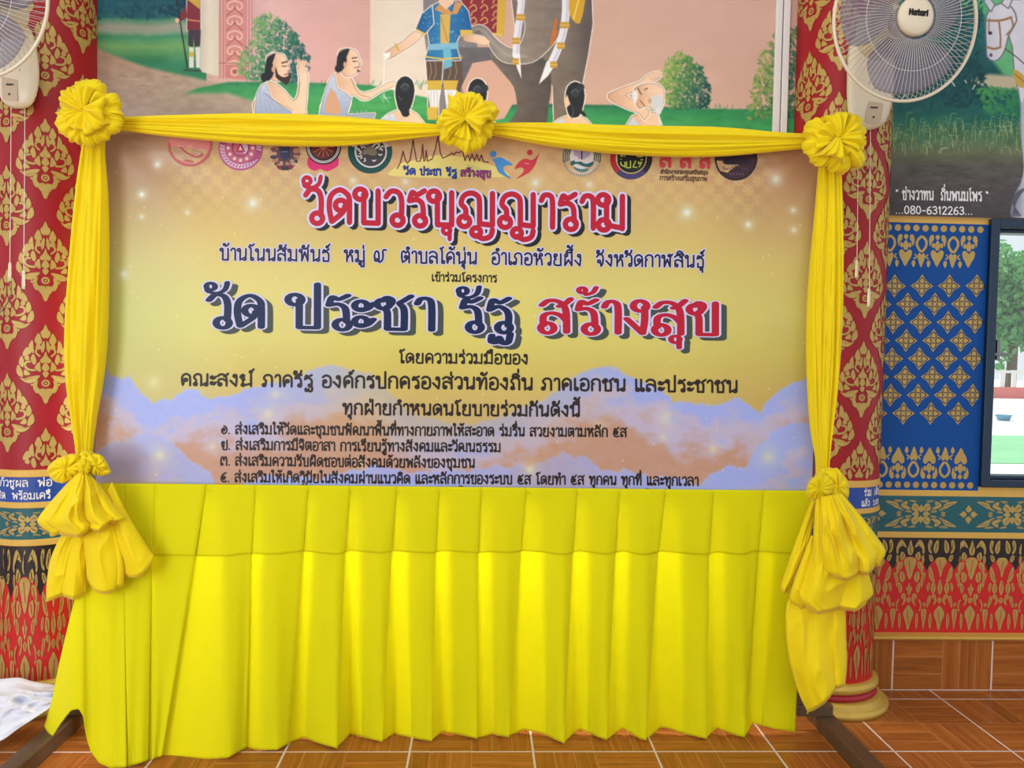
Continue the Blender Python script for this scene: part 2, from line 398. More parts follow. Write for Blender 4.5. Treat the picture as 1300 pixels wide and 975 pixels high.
# ------------------------------------------------------------------ the room
YW = 3.04                                   # face of the back wall
def wood_tile(name, ax, off, grout=True):
    """Glazed tile printed with a parquet pattern; ax = the two world axes it runs along."""
    m = bpy.data.materials.new(name); m.use_nodes = True; nt = m.node_tree; b = nt.nodes['Principled BSDF']
    L = nt.links
    def N(t, **k):
        n = nt.nodes.new(t)
        for a, v in k.items(): setattr(n, a, v)
        return n
    def M(op, a, b_=None, c=None):
        n = N('ShaderNodeMath', operation=op)
        for i, v in enumerate((a, b_, c)):
            if v is None: continue
            if isinstance(v, (int, float)): n.inputs[i].default_value = v
            else: L.new(v, n.inputs[i])
        return n.outputs[0]
    g = N('ShaderNodeNewGeometry'); sp = N('ShaderNodeSeparateXYZ'); L.new(g.outputs['Position'], sp.inputs[0])
    T = 0.405
    u = M('DIVIDE', M('SUBTRACT', sp.outputs[ax[0]], off[0]), T); v = M('DIVIDE', M('SUBTRACT', sp.outputs[ax[1]], off[1]), T)
    fu = M('FRACT', u); fv = M('FRACT', v)
    du = M('MINIMUM', fu, M('SUBTRACT', 1.0, fu)); dv = M('MINIMUM', fv, M('SUBTRACT', 1.0, fv))
    gr = M('LESS_THAN', M('MINIMUM', du, dv), 0.0085)
    bu = M('MULTIPLY', fu, 2.0); bv = M('MULTIPLY', fv, 2.0)
    par = M('MODULO', M('ADD', M('FLOOR', bu), M('FLOOR', bv)), 2.0)
    # strips: 3 per block, running one way or the other
    su = M('MULTIPLY', M('FRACT', bu), 3.0); sv = M('MULTIPLY', M('FRACT', bv), 3.0)
    pick = lambda a, c: M('ADD', M('MULTIPLY', a, par), M('MULTIPLY', c, M('SUBTRACT', 1.0, par)))
    s_ = pick(su, sv); fs = M('FRACT', s_)
    seam = M('LESS_THAN', M('MINIMUM', fs, M('SUBTRACT', 1.0, fs)), 0.035)
    fb = pick(M('FRACT', bv), M('FRACT', bu))
    seam2 = M('LESS_THAN', M('MINIMUM', fb, M('SUBTRACT', 1.0, fb)), 0.012)
    sid = M('ADD', M('ADD', M('FLOOR', s_), M('MULTIPLY', M('FLOOR', M('MULTIPLY', u, 2.0)), 7.3)), M('MULTIPLY', M('FLOOR', M('MULTIPLY', v, 2.0)), 13.7))
    wn = N('ShaderNodeTexWhiteNoise', noise_dimensions='1D'); L.new(sid, wn.inputs['W'])
    along = pick(v, u); across = pick(u, v)
    cx = N('ShaderNodeCombineXYZ'); L.new(M('MULTIPLY', along, 1.6), cx.inputs[0]); L.new(M('MULTIPLY', across, 36.0), cx.inputs[1]); L.new(sid, cx.inputs[2])
    gn = N('ShaderNodeTexNoise'); gn.inputs['Scale'].default_value = 1.0; gn.inputs['Detail'].default_value = 5; gn.inputs['Distortion'].default_value = 0.6
    L.new(cx.outputs[0], gn.inputs['Vector'])
    cr = N('ShaderNodeValToRGB'); L.new(gn.outputs['Fac'], cr.inputs[0])
    cr.color_ramp.elements[0].position = 0.3; cr.color_ramp.elements[0].color = (*lin((138, 78, 30)), 1)
    cr.color_ramp.elements[1].position = 0.72; cr.color_ramp.elements[1].color = (*lin((178, 106, 46)), 1)
    hv = N('ShaderNodeHueSaturation'); L.new(cr.outputs[0], hv.inputs['Color']); L.new(M('ADD', 0.90, M('MULTIPLY', wn.outputs['Value'], 0.18)), hv.inputs['Value'])
    m1 = N('ShaderNodeMix', data_type='RGBA'); L.new(M('MULTIPLY', M('MAXIMUM', seam, seam2), 0.6), m1.inputs['Factor']); L.new(hv.outputs[0], m1.inputs['A']); m1.inputs['B'].default_value = (*lin((190, 128, 76)), 1)
    m2 = N('ShaderNodeMix', data_type='RGBA'); L.new(gr, m2.inputs['Factor']); L.new(m1.outputs['Result'], m2.inputs['A']); m2.inputs['B'].default_value = (*lin((214, 196, 186)), 1)
    L.new(m2.outputs['Result'], b.inputs['Base Color'])
    L.new(M('ADD', 0.28, M('MULTIPLY', gr, 0.4)), b.inputs['Roughness'])
    b.inputs['Specular IOR Level'].default_value = 0.3
    return m
tile_floor = wood_tile('parquet_tile', (0, 1), (1.41, 2.546))
tile_wall = wood_tile('parquet_skirting_tile', (0, 2), (1.66, 0.0))

mb = MB(); mb.box(-4.5, 5.0, -1.5, YW+0.12, -0.1, 0.0)
tag(mb.build('floor', tile_floor), kind='structure')
mb = MB(); mb.box(-4.5, 5.0, 0.0, YW+0.12, 3.7, 3.8)
tag(mb.build('ceiling', mat('ceiling_paint', (236, 234, 228), 0.9, noise=0.03)), kind='structure')

gold = mat('gold_leaf_paint', (184, 156, 84), 0.45, metal=0.25, noise=0.14, nscale=60)
goldband = mat('gold_band_paint', (220, 178, 86), 0.5, metal=0.15, noise=0.08, nscale=40)
red_p = mat('crimson_paint', (156, 16, 30), 0.45, spec=.35, noise=0.08, nscale=20)
redd_p = mat('dado_red_paint', (200, 30, 30), 0.42, noise=0.08, nscale=20)
blue_p = mat('royal_blue_paint', (4, 74, 150), 0.6, spec=.25, noise=0.08, nscale=14)
ink_p = mat('dark_outline_paint', (30, 34, 70), 0.5, noise=0.1)
teal_p = mat('teal_paint', (12, 92, 102), 0.45, noise=0.08)
black_p = mat('black_paint', (26, 18, 22), 0.4, noise=0.1)
cream_p = mat('cream_wall_paint', (226, 218, 200), 0.8, noise=0.05)
white_p = mat('white_lettering_paint', (240, 240, 244), 0.6, noise=0.03)
sign_blue = mat('name_band_blue_paint', (28, 70, 160), 0.4, noise=0.1)
dred_p = mat('dark_red_outline_paint', (120, 18, 24), 0.5, noise=0.1)

# motif of the pillars, taken in the units of one lozenge (x about the middle line, y up)
MX = lambda X: (X-167.0)/295.0
MY = lambda Y: (910.0-Y)/790.0
_side = [
 [(235,212),(262,250),(272,282),(252,314),(214,310),(206,282)],
 [(240,302),(264,352),(244,366),(214,350)],
 [(298,284),(332,338),(312,392),(282,402),(288,345)],
 [(180,288),(212,345),(200,400),(178,362)],
 [(350,352),(392,408),(386,440),(350,424),(314,404)],
 [(285,422),(312,460),(300,500),(280,522),(260,488)],
 [(350,424),(377,460),(350,482),(328,464)],
 [(410,442),(436,495),(425,530),(395,547),(384,490)],
 [(445,532),(464,590),(440,632),(398,642),(408,580)],
 [(370,574),(386,610),(370,630),(322,620)],
 [(230,498),(270,545),(262,572),(218,592),(220,540)],
 [(232,634),(330,646),(372,666),(418,655),(372,696),(310,706),(262,675)],
 [(245,684),(282,705),(287,760),(255,808),(224,780),(250,740)],
 [(302,714),(314,726),(302,738),(290,726)]]
_mid = [
 [(167,118),(190,170),(216,200),(206,242),(180,260),(167,250)],
 [(167,386),(186,440),(224,480),(202,510),(167,500)],
 [(167,500),(206,555),(190,582),(167,590)],
 [(167,590),(200,610),(167,656)],
 [(167,782),(176,765),(226,768),(238,812),(206,850),(182,910),(167,915)]]
_curl = [([(212,362),(252,368),(262,404),(226,438)], 20), ([(322,494),(362,502),(370,544),(330,574),(274,580)], 24)]
def leaf_motif(pr, cx, cy, hw, h, mi, layer=1, lim=None):
    """lozenge of flame leaves, hw = half width, h = height, (cx, cy) = its foot; y grows upwards."""
    def T(pts, s): return [(cx+s*MX(X)*hw, cy+MY(Y)*h) for X, Y in pts]
    def ok(p): return lim is None or all(lim[0] <= y <= lim[1] for _, y in p)
    for s in (1, -1):
        for P in _side:
            gx = sum(x for x, _ in P)/len(P); gy = sum(y for _, y in P)/len(P)
            q = smooth_pts(T([(gx+(x-gx)*1.10, gy+(y-gy)*1.08) for x, y in P], s), 3, True)
            if ok(q): pr.poly(q, mi, layer)
        for P, w in _curl:
            q = T(P, s)
            if ok(q): pr.stroke(q, w/295.0*hw, mi, layer, sm=3)
    for P in _mid:
        q = T(P+[(334-X, Y) for X, Y in P[::-1] if X != 167], 1)
        if ok(q): pr.poly(smooth_pts(q, 2, True), mi, layer)
    yy = cy+MY(710)*h; rr = 42/295.0*hw
    if lim is None or lim[0] < yy-rr and yy+rr < lim[1]:
        pr.ring(cx, yy, rr*0.55, rr, mi, layer, 14); pr.circle(cx, yy, rr*0.3, mi, layer, 8)

def mirror(pr, shapes, cx, cy, sx, sy, mi, layer=1, sm=3):
    for P in shapes:
        for s in (1, -1):
            pr.poly(smooth_pts([(cx+s*x*sx, cy+y*sy) for x, y in P], sm, True), mi, layer)
            if all(abs(x) < 1e-6 for x, _ in P): break
def slit(pr, q, mi, layer=2.2):
    """the thin painted line that splits a leaf along its length."""
    A = np.array(q); c = A.mean(0); u, s_, vt = np.linalg.svd(A-c); d = vt[0]; t = (A-c)@d
    L, wd = np.ptp(t), np.ptp((A-c)@vt[1])
    if L < 1e-6 or wd < .0045: return
    pr.stroke([tuple(c-d*L*.30+vt[1]*wd*.10), tuple(c+vt[1]*wd*.02), tuple(c+d*L*.26-vt[1]*wd*.06)], min(.0022, wd*.17), mi, layer, sm=2)
# arch motif of the black and red dado (x in half periods, y up 0..1); big arch centred at 0, small one at 1
_dado = [
 [(.0,.99),(.06,.92),(.10,.88),(.06,.83),(.0,.82),(-.06,.83),(-.10,.88),(-.06,.92)],
 [(.12,.90),(.28,.99),(.42,.94),(.46,.86),(.40,.83),(.36,.90),(.24,.92)], [(.16,.82),(.28,.86),(.34,.80),(.28,.76),(.20,.78)],
 [(.36,.80),(.43,.82),(.46,.76),(.40,.72)], [(.62,.99),(.56,.93),(.60,.86),(.70,.84),(.66,.90),(.70,.97)], [(.9,.99),(.78,.95),(.74,.88),(.82,.84),(.9,.88)], [(.60,.82),(.70,.82),(.76,.77),(.66,.75)],
 [(.0,.80),(.16,.78),(.20,.74),(.12,.66),(.08,.60),(.0,.55),(-.08,.60),(-.12,.66),(-.20,.74),(-.16,.78)],
 [(.24,.74),(.36,.74),(.44,.68),(.40,.60),(.32,.66),(.26,.68)], [(.42,.62),(.52,.62),(.46,.54),(.40,.46),(.36,.54)], [(.18,.62),(.30,.64),(.32,.56),(.24,.52),(.14,.56)],
 [(.26,.50),(.36,.52),(.34,.44),(.28,.40),(.22,.44)], [(.0,.52),(.05,.47),(.10,.46),(.06,.42),(.0,.37),(-.06,.42),(-.10,.46),(-.05,.47)],
 [(.10,.38),(.20,.40),(.26,.36),(.18,.32),(.22,.26),(.12,.30)], [(.0,.36),(.08,.33),(.0,.29),(-.08,.33)],
 [(.0,.27),(.08,.24),(.16,.20),(.16,.15),(.08,.08),(.03,.0),(.0,-.0),(-.03,.0),(-.08,.08),(-.16,.15),(-.16,.20),(-.08,.24)],
 [(.30,.34),(.40,.30),(.40,.22),(.33,.20),(.36,.26)], [(.24,.16),(.30,.18),(.32,.08),(.27,.0),(.23,.08)],
 [(.50,.23),(.58,.22),(.58,.16),(.54,.08),(.50,.0),(.46,.08),(.42,.16),(.42,.22)], [(.44,.28),(.50,.25),(.56,.28),(.50,.30)], [(.68,.16),(.74,.18),(.76,.08),(.72,.0),(.66,.08)],
 [(1.0,.27),(.92,.24),(.84,.20),(.84,.15),(.92,.08),(.97,.0),(1.0,.0),(1.03,.0),(1.08,.08),(1.16,.15),(1.16,.20),(1.08,.24)],
 [(.86,.38),(.78,.40),(.72,.36),(.82,.33),(.80,.27),(.90,.31)], [(1.0,.36),(.92,.33),(1.0,.29),(1.08,.33)],
 [(.60,.34),(.66,.38),(.72,.34),(.66,.28),(.58,.24)], [(.84,.50),(.74,.52),(.70,.44),(.78,.40),(.86,.44)], [(1.0,.56),(.94,.50),(.92,.45),(1.0,.38),(1.08,.45),(1.06,.50)],
 [(.62,.70),(.72,.66),(.80,.56),(.82,.52),(.70,.54),(.62,.60)], [(1.0,.80),(.86,.79),(.82,.74),(.92,.68),(.97,.60),(1.0,.58),(1.03,.60),(1.08,.68),(1.18,.74),(1.14,.79)], [(.62,.52),(.68,.50),(.62,.42),(.56,.46)]]
def dado(pr, x0, x1, hp, z0, z1, gi, bi, phase=0.0, si=4):
    """black band with a scalloped edge over red, flame leaves on both; hp = half period."""
    n0 = int(math.floor((x0-phase)/(2*hp)))-1; n1 = int(math.ceil((x1-phase)/(2*hp)))+1; hh = z1-z0
    pts = []
    k = max(60, int((x1-x0)/hp*16))
    for i in range(k+1):
        x = x0+(x1-x0)*i/k; t = ((x-phase)/hp) % 2.0; t = min(t, 2-t)
        e = 0.60+0.20*math.sqrt(max(0, 1-(t/0.56)**2)) if t < 0.56 else 0.62+0.16*math.sqrt(max(0, 1-((1-t)/0.44)**2))
        pts.append((x, z0+e*hh))
    for i in range(k):
        pr.poly([pts[i], pts[i+1], (pts[i+1][0], z1), (pts[i][0], z1)], bi, 0.5)
    for n in range(n0, n1+1):
        cx = phase+2*hp*n
        for P in _dado:
            mids = sum(x for x, _ in P)/len(P)
            for s in (1, -1):
                if (abs(mids) < 1e-3 or abs(mids-1) < 1e-2) and s < 0: continue
                q = smooth_pts([(cx+s*x*hp, z0+(0.02+0.97*y)*hh) for x, y in P], 2, True)
                if min(x for x, _ in q) >= x0 and max(x for x, _ in q) <= x1:
                    pr.poly(q, gi, 1); slit(pr, q, bi if min(z for _, z in q) > z0+.72*hh else si)
# teal band: rosette with four sprays, then a small flower
_spray = [[(.10,.16),(.24,.30),(.22,.62),(.14,.74),(.04,.40)], [(.26,.34),(.40,.34),(.52,.56),(.44,.80),(.34,.86),(.36,.60)], [(.24,.10),(.40,.14),(.36,.26),(.28,.24)],
          [(.44,.22),(.56,.30),(.64,.50),(.54,.46)], [(.58,.34),(.74,.56),(.92,.86),(.72,.84),(.58,.66)], [(.20,.78),(.32,.92),(.22,.94),(.12,.88)], [(.46,.86),(.62,.80),(.70,.94),(.54,.95)], [(.5,.06),(.58,.0),(.62,.10),(.54,.18)]]
def flower4(pr, cx, cy, r, mi, hole=None, layer=1):
    for k in range(4):
        a = k*PI/2
        P = [(0,.2),(.30,.42),(.34,.62),(.16,.80),(0,1.05),(-.16,.80),(-.34,.62),(-.30,.42)]
        pr.poly(smooth_pts([(cx+r*(x*math.cos(a)-y*math.sin(a)), cy+r*(x*math.sin(a)+y*math.cos(a))) for x, y in P], 2, True), mi, layer)
    pr.circle(cx, cy, r*0.20, hole if hole is not None else mi, layer+.5, 10)
def tealband(pr, x0, x1, period, z0, z1, gi, hole, phase):
    c = (z0+z1)/2; hh = (z1-z0)/2*0.82
    for n in range(int((x0-phase)/period)-2, int((x1-phase)/period)+3):
        cx = phase+n*period; sx = period*0.43
        fits = lambda q: min(x for x, _ in q) >= x0 and max(x for x, _ in q) <= x1
        for P in _spray:
            for s in (1, -1):
                for t in (1, -1):
                    q = smooth_pts([(cx+s*x*sx, c+t*y*hh) for x, y in P], 2, True)
                    if fits(q): pr.poly(q, gi, 1); slit(pr, q, hole)
        for X in (cx, cx+period*0.52):
            if x0+hh*.7 < X < x1-hh*.7: flower4(pr, X, c, hh*.62, gi, hole)

# ---- back wall with its painted panel right of the pillar
WX0, WZ0, WZ1 = 1.985, at(1262, 618, YW)[2], at(1262, 278.5, YW)[2]      # window opening
WX1 = WX0+0.95
zt = lambda py, px=1200: at(px, py, YW)[2]
z_gold_t, z_blue_t = zt(275.5, 1190), zt(283.5, 1190)
z_blue_b, z_teal_t, z_teal_b, z_blk_t, z_red_b, z_mould = zt(622.5), zt(630), zt(675.5), zt(683), zt(803), zt(811)
wl = MB()
def wallbox(x0, x1, z0, z1, mi): wl.box(x0, x1, YW, YW+0.12, z0, z1, mi)
MATW = [cream_p, blue_p, goldband, teal_p, redd_p, black_p, gold, ink_p]
XL, XR = -4.5, 5.0
wallbox(XL, 1.35, 0, 3.7, 0)                                            # behind the backdrop and the pillars
wallbox(1.35, WX0, z_gold_t, 3.7, 0); wallbox(1.35, WX0, z_blue_t, z_gold_t, 2)
wallbox(1.35, WX0, z_blue_b, z_blue_t, 1)
wallbox(1.35, XR, z_teal_t, z_blue_b if z_blue_b < WZ0 else WZ0, 2)
if z_blue_b < WZ0-1e-4: wallbox(WX0, XR, z_blue_b, WZ0, 2)
wallbox(1.35, XR, z_teal_b, z_teal_t, 3); wallbox(1.35, XR, z_blk_t, z_teal_b, 2)
wallbox(1.35, XR, z_red_b, z_blk_t, 4); wallbox(1.35, XR, 0, z_red_b, 0)
wallbox(WX0, WX1, WZ1, 3.7, 0); wallbox(WX1, XR, WZ0, 3.7, 0)
pw = Print(lambda x, z, l: (x, YW-0.0006*l, z)); pw.mb = wl
PXM = (at(1200, 450, YW)[0]-at(1100, 450, YW)[0])/100.0                 # metres per pixel on the wall
# beads and hanging pendants along the top, the same turned over along the bottom
_pend_big = [(0,-.1),(.22,.22),(.5,.42),(.62,.62),(.5,.72),(.28,.66),(.12,.5)]
def pendants(zb, s, xa, xb):
    n = 0; x = xa
    per = 40*PXM
    U = PXM
    for i in range(int((xb-xa)/(11.6*PXM))+1):
        X = xa+11.6*PXM*(i+.3)
        if X < xb-4*PXM: pw.circle(X, zb-s*6.5*U, 4.1*U, 6, 1, 14)
    k = 0
    while True:
        X = xa+(k*20+9)*PXM; k += 1
        if X > xb-9*PXM: break
        z = zb-s*13*U
        big = k % 2 == 1
        fl = lambda P: [(X+x*U, z-s*y*U) for x, y in P]
        if big:
            pw.poly(smooth_pts(fl([(0,41),(-4,34),(-7.5,28),(-8,22),(-4,20),(0,24),(4,20),(8,22),(7.5,28),(4,34)]), 2, True), 6)
            pw.poly(smooth_pts(fl([(0,8),(3.4,14),(2.6,19),(0,21),(-2.6,19),(-3.4,14)]), 2, True), 6)
            for q in (1, -1): pw.poly(smooth_pts(fl([(q*3,14),(q*5.5,11),(q*7.5,15),(q*5,18)]), 2, True), 6)
            pw.poly(smooth_pts(fl([(0,1),(3,4),(0,8),(-3,4)]), 2, True), 6)
            for q in (1, -1): pw.poly(smooth_pts(fl([(q*5,2),(q*9,2),(q*11,8),(q*9,16),(q*7,10),(q*5,8)]), 2, True), 6)
        else:
            pw.poly(smooth_pts(fl([(0,42),(-3,35),(-5,28),(-3,24),(0,26),(3,24),(5,28),(3,35)]), 2, True), 6)
            for q in (1, -1):
                pw.stroke(fl([(q*1,4),(q*5,8),(q*6,14),(q*3,20),(q*1,22)]), 3.2*U, 6, 1, sm=3)
                pw.poly(smooth_pts(fl([(q*9.5,42),(q*7,37),(q*8.5,33),(q*11,34),(q*12,37)]), 2, True), 6)
                pw.stroke(fl([(q*9,31),(q*6,29),(q*8,26)]), 1.8*U, 6, 1, sm=3)
        if X+20*PXM > xb: break
xa, xb = 1.50, WX0-0.02
pendants(z_blue_t, 1, xa, xb); pendants(z_blue_b, -1, xa, xb)
def lozenge(X, Z, r):
    q = []
    for k in range(4):
        a = k*PI/2
        for (u, v) in [(0,1),(.09,.84),(.19,.76),(.19,.62),(.30,.58),(.33,.46),(.42,.42),(.46,.33),(.58,.30),(.62,.19),(.76,.19),(.84,.09)]:
            q.append((X+r*(u*math.cos(a)+v*math.sin(a)), Z+r*(v*math.cos(a)-u*math.sin(a))))
    if max(p[0] for p in q) > WX0-0.012:
        q = [(min(x, WX0-0.012), z) for x, z in q]
    pw.poly(q, 6, 1)
    for k in range(4):
            a = k*PI/2
            if X-r*.5*math.sin(a)+r*.3*abs(math.cos(a)) > WX0-.014: continue
            P = smooth_pts([(0,.18),(.26,.36),(.14,.60),(0,.74),(-.14,.60),(-.26,.36)], 2, True); P.append(P[0])
            pw.stroke([(X+r*(u*math.cos(a)+v*math.sin(a)), Z+r*(v*math.cos(a)-u*math.sin(a))) for u, v in P], r*.075, 7, 2)
for j in range(8):
    py = 363+23.1*j
    for i in range(-1, 5):
        px = 1135.5+34.7*i+(17.2 if j % 2 else 0)-0.85*j
        X, _, Z = at(px, py, YW)
        if 1.50 < X < WX0+0.005: lozenge(X, Z, 14.5*PXM)
tealband(pw, 1.45, 3.2, 117.5*PXM, z_teal_b, z_teal_t, 6, 3, at(1169, 655, YW)[0])
dado(pw, 1.45, 3.2, 39.6*PXM, z_red_b+0.004, z_blk_t, 6, 5, at(1155, 720, YW)[0])
tag(wl.build('wall_back', MATW), kind='structure')

mb = MB(); pf = [(0, z_mould-0.002), (0.018, z_mould), (0.026, z_mould+.008), (0.018, z_mould+.014), (0.020, z_red_b-.006), (0.0, z_red_b)]
for i in range(len(pf)-1):
    (a, z0), (c, z1) = pf[i], pf[i+1]
    mb.add([(1.2, YW-a, z0), (XR, YW-a, z0), (XR, YW-c, z1), (1.2, YW-c, z1)], [(0, 1, 2, 3)])
tag(mb.build('trim_1', mat('gold_moulding', (214, 176, 84), 0.4, metal=0.3, noise=0.1), smooth=False), kind='structure')
mb = MB(); mb.box(XL, XR, YW-0.008, YW-0.0005, 0, z_mould-0.002)
tag(mb.build('baseboard_back', tile_wall), kind='structure')

# ---- window: dark metal frame, sash, glass
frame_m = mat('dark_blue_metal', (30, 52, 74), 0.35, metal=0.3, noise=0.06)
mb = MB(); t = 0.036; d0, d1 = YW-0.02, YW+0.10
mb.box(WX0, WX0+t, d0, d1, WZ0, WZ1); mb.box(WX1-t, WX1, d0, d1, WZ0, WZ1); mb.box(WX0+t, WX1-t, d0, d1, WZ0, WZ0+t*.8); mb.box(WX0+t, WX1-t, d0, d1, WZ1-t, WZ1)
win = mb.build('window_1', frame_m, bevel=0.004); tag(win, kind='structure')
mb = MB(); a, b_, s = WX0+t, WX1-t, 0.014
z0, z1 = WZ0+t*.8, WZ1-t
mb.box(a, a+s, d0+.03, d1-.03, z0, z1); mb.box(b_-s, b_, d0+.03, d1-.03, z0, z1); mb.box(a+s, b_-s, d0+.03, d1-.03, z0, z0+s); mb.box(a+s, b_-s, d0+.03, d1-.03, z1-s, z1)
mb.build('sash', frame_m, win, bevel=0.003)
mb = MB(); mb.box(a+s, a+s+.012, d0+.012, d0+.03, (z0+z1)/2-.02, (z0+z1)/2+.06); mb.box(a+s*.3, a+s+.05, d0+.01, d0+.03, (z0+z1)/2-.004, (z0+z1)/2+.008)
mb.build('handle', mat('window_latch_metal', (120, 126, 130), 0.35, metal=0.8, noise=0.05), win, bevel=0.002)
mb = MB(); mb.box(a+s, b_-s, YW+.035, YW+.041, z0+s, z1-s)
gm = bpy.data.materials.new('window_glass'); gm.use_nodes = True
_nt = gm.node_tree; _t = _nt.nodes.new('ShaderNodeBsdfTransparent'); _t.inputs[0].default_value = (.93, .97, .97, 1)
_g = _nt.nodes.new('ShaderNodeBsdfGlossy'); _g.inputs['Roughness'].default_value = 0.03
_x = _nt.nodes.new('ShaderNodeMixShader'); _x.inputs[0].default_value = 0.06
_nt.links.new(_t.outputs[0], _x.inputs[1]); _nt.links.new(_g.outputs[0], _x.inputs[2]); _nt.links.new(_x.outputs[0], _nt.nodes['Material Output'].inputs[0])
mb.build('pane', gm, win)

# ---- outside
mb = MB(); mb.box(-10, 60, YW+0.12, 90, -0.35, -0.30)
mb.build('courtyard_ground', mat('pale_concrete', (226, 224, 216), 0.9, noise=0.06, nscale=3)).__setitem__('kind', 'structure')
mb = MB(); mb.box(2, 30, 12.5, 17.5, -0.30, -0.285)
o = mb.build('lawn', mat('lawn_green', (130, 190, 140), 0.9, noise=0.25, nscale=2)); tag(o, 'pale green strip of lawn outside the window', 'lawn', kind='stuff')
def tree(px, Y, ztop, r, seed, rgb, label):
    x = at(px, 450, Y)[0]; zb = -.3; h = ztop
    t = empty('tree', (x, Y, zb), label, 'tree', 'trees outside the window')
    mb = MB(); mb.tube([(x, Y, zb), (x+.1, Y, h*.3), (x-.1, Y, h*.55), (x, Y, h*.8)], [.3, .22, .16, .08], 8)
    for k in range(4): mb.tube([(x, Y, h*(.3+.08*k)), (x+math.cos(k*1.7)*r*.7, Y+math.sin(k*1.7)*r*.6, h*(.5+.08*k))], [.1, .04], 6)
    mb.build('trunk', mat('bark', (110, 92, 74), 0.9, noise=0.2), t)
    q = np.random.RandomState(seed); mb = MB()
    for _ in range(4200):
        v = q.normal(size=3); v /= np.linalg.norm(v); rad = q.rand()**.4*(.8+.25*math.sin(v[0]*5+v[2]*4+seed))
        c = np.array([x, Y, h*.56])+v*rad*np.array([r, r*.7, h*.46]); s = .16+.16*q.rand()
        e1 = q.normal(size=3); e1 /= np.linalg.norm(e1); e2 = np.cross(e1, q.normal(size=3)); e2 /= np.linalg.norm(e2)
        mb.add([c-e1*s, c+e2*s*.5, c+e1*s, c-e2*s*.5], [(0, 1, 2, 3)])
    mb.build('foliage', mat('foliage_%d' % seed, rgb, 0.6, transl=.35, noise=0.3, nscale=2), t)
tree(1284, 42, 8.6, 3.0, 1, (110, 176, 104), 'bright green leafy tree seen through the window nearest its left frame')
tree(1440, 48, 10.0, 3.6, 2, (132, 188, 128), 'taller pale green tree farther right beyond the window')
fx = at(1290, 470, 38)[0]
fn = empty('garden_fence', (fx, 38, -.3), 'low pale garden fence with red base outside the window', 'fence')
mb = MB(); mb.box(fx-8, fx+12, 37.9, 38.1, -.3, .25); mb.build('fence_base', mat('red_fence_paint', (224, 120, 116), .7, noise=.08), fn)
mb = MB()
for k in range(34): mb.box(fx-8+k*.6, fx-7.8+k*.6, 37.95, 38.05, .25, 1.1)
mb.box(fx-8, fx+12.3, 37.96, 38.04, .95, 1.08); mb.build('railing', mat('pale_rail_paint', (230, 224, 224), .6, noise=.05), fn)
def tub(px, py, w, label, tilt):
    Y = floor_y(px, py)*(1.6/1.3); x, y, z = at(px, py, Y); r = w*Y/F/2
    b = empty('basin', (x, y, -.3), label, 'basin', 'blue basins standing in the yard outside')
    mb = MB(); ax = Vector((tilt, 0, 1)).normalized()
    mb.lathe([(0, 0), (r*.72, 0), (r*.98, r*.75), (r*1.04, r*.8), (r*.92, r*.8), (r*.66, r*.12), (0, r*.12)], (x, y, -.3), axis=ax, n=24)
    mb.build('bowl', mat('blue_plastic', (96, 150, 186), .5, noise=.08), b, smooth=True)
    mb = MB()
    for s in (-1, 1):
        mb = MB(); mb.tube([(x+s*r, y-r*.2, -.3+r*.7), (x+s*r*1.25, y, -.3+r*.72), (x+s*r, y+r*.2, -.3+r*.7)], r*.05, 6)
        mb.build('grip', mat('blue_plastic', None), b)
tub(1274, 534, 19, 'larger and nearer blue basin on the pale ground outside the window', 0)
tub(1277, 496, 11, 'smaller and farther blue basin on the pale ground outside the window', 0)
mb = MB(); mb.box(-6, 12, YW+.12, YW+1.9, 3.7, 3.8); mb.build('outer_eave', MATS['ceiling_paint']).__setitem__('kind', 'structure')

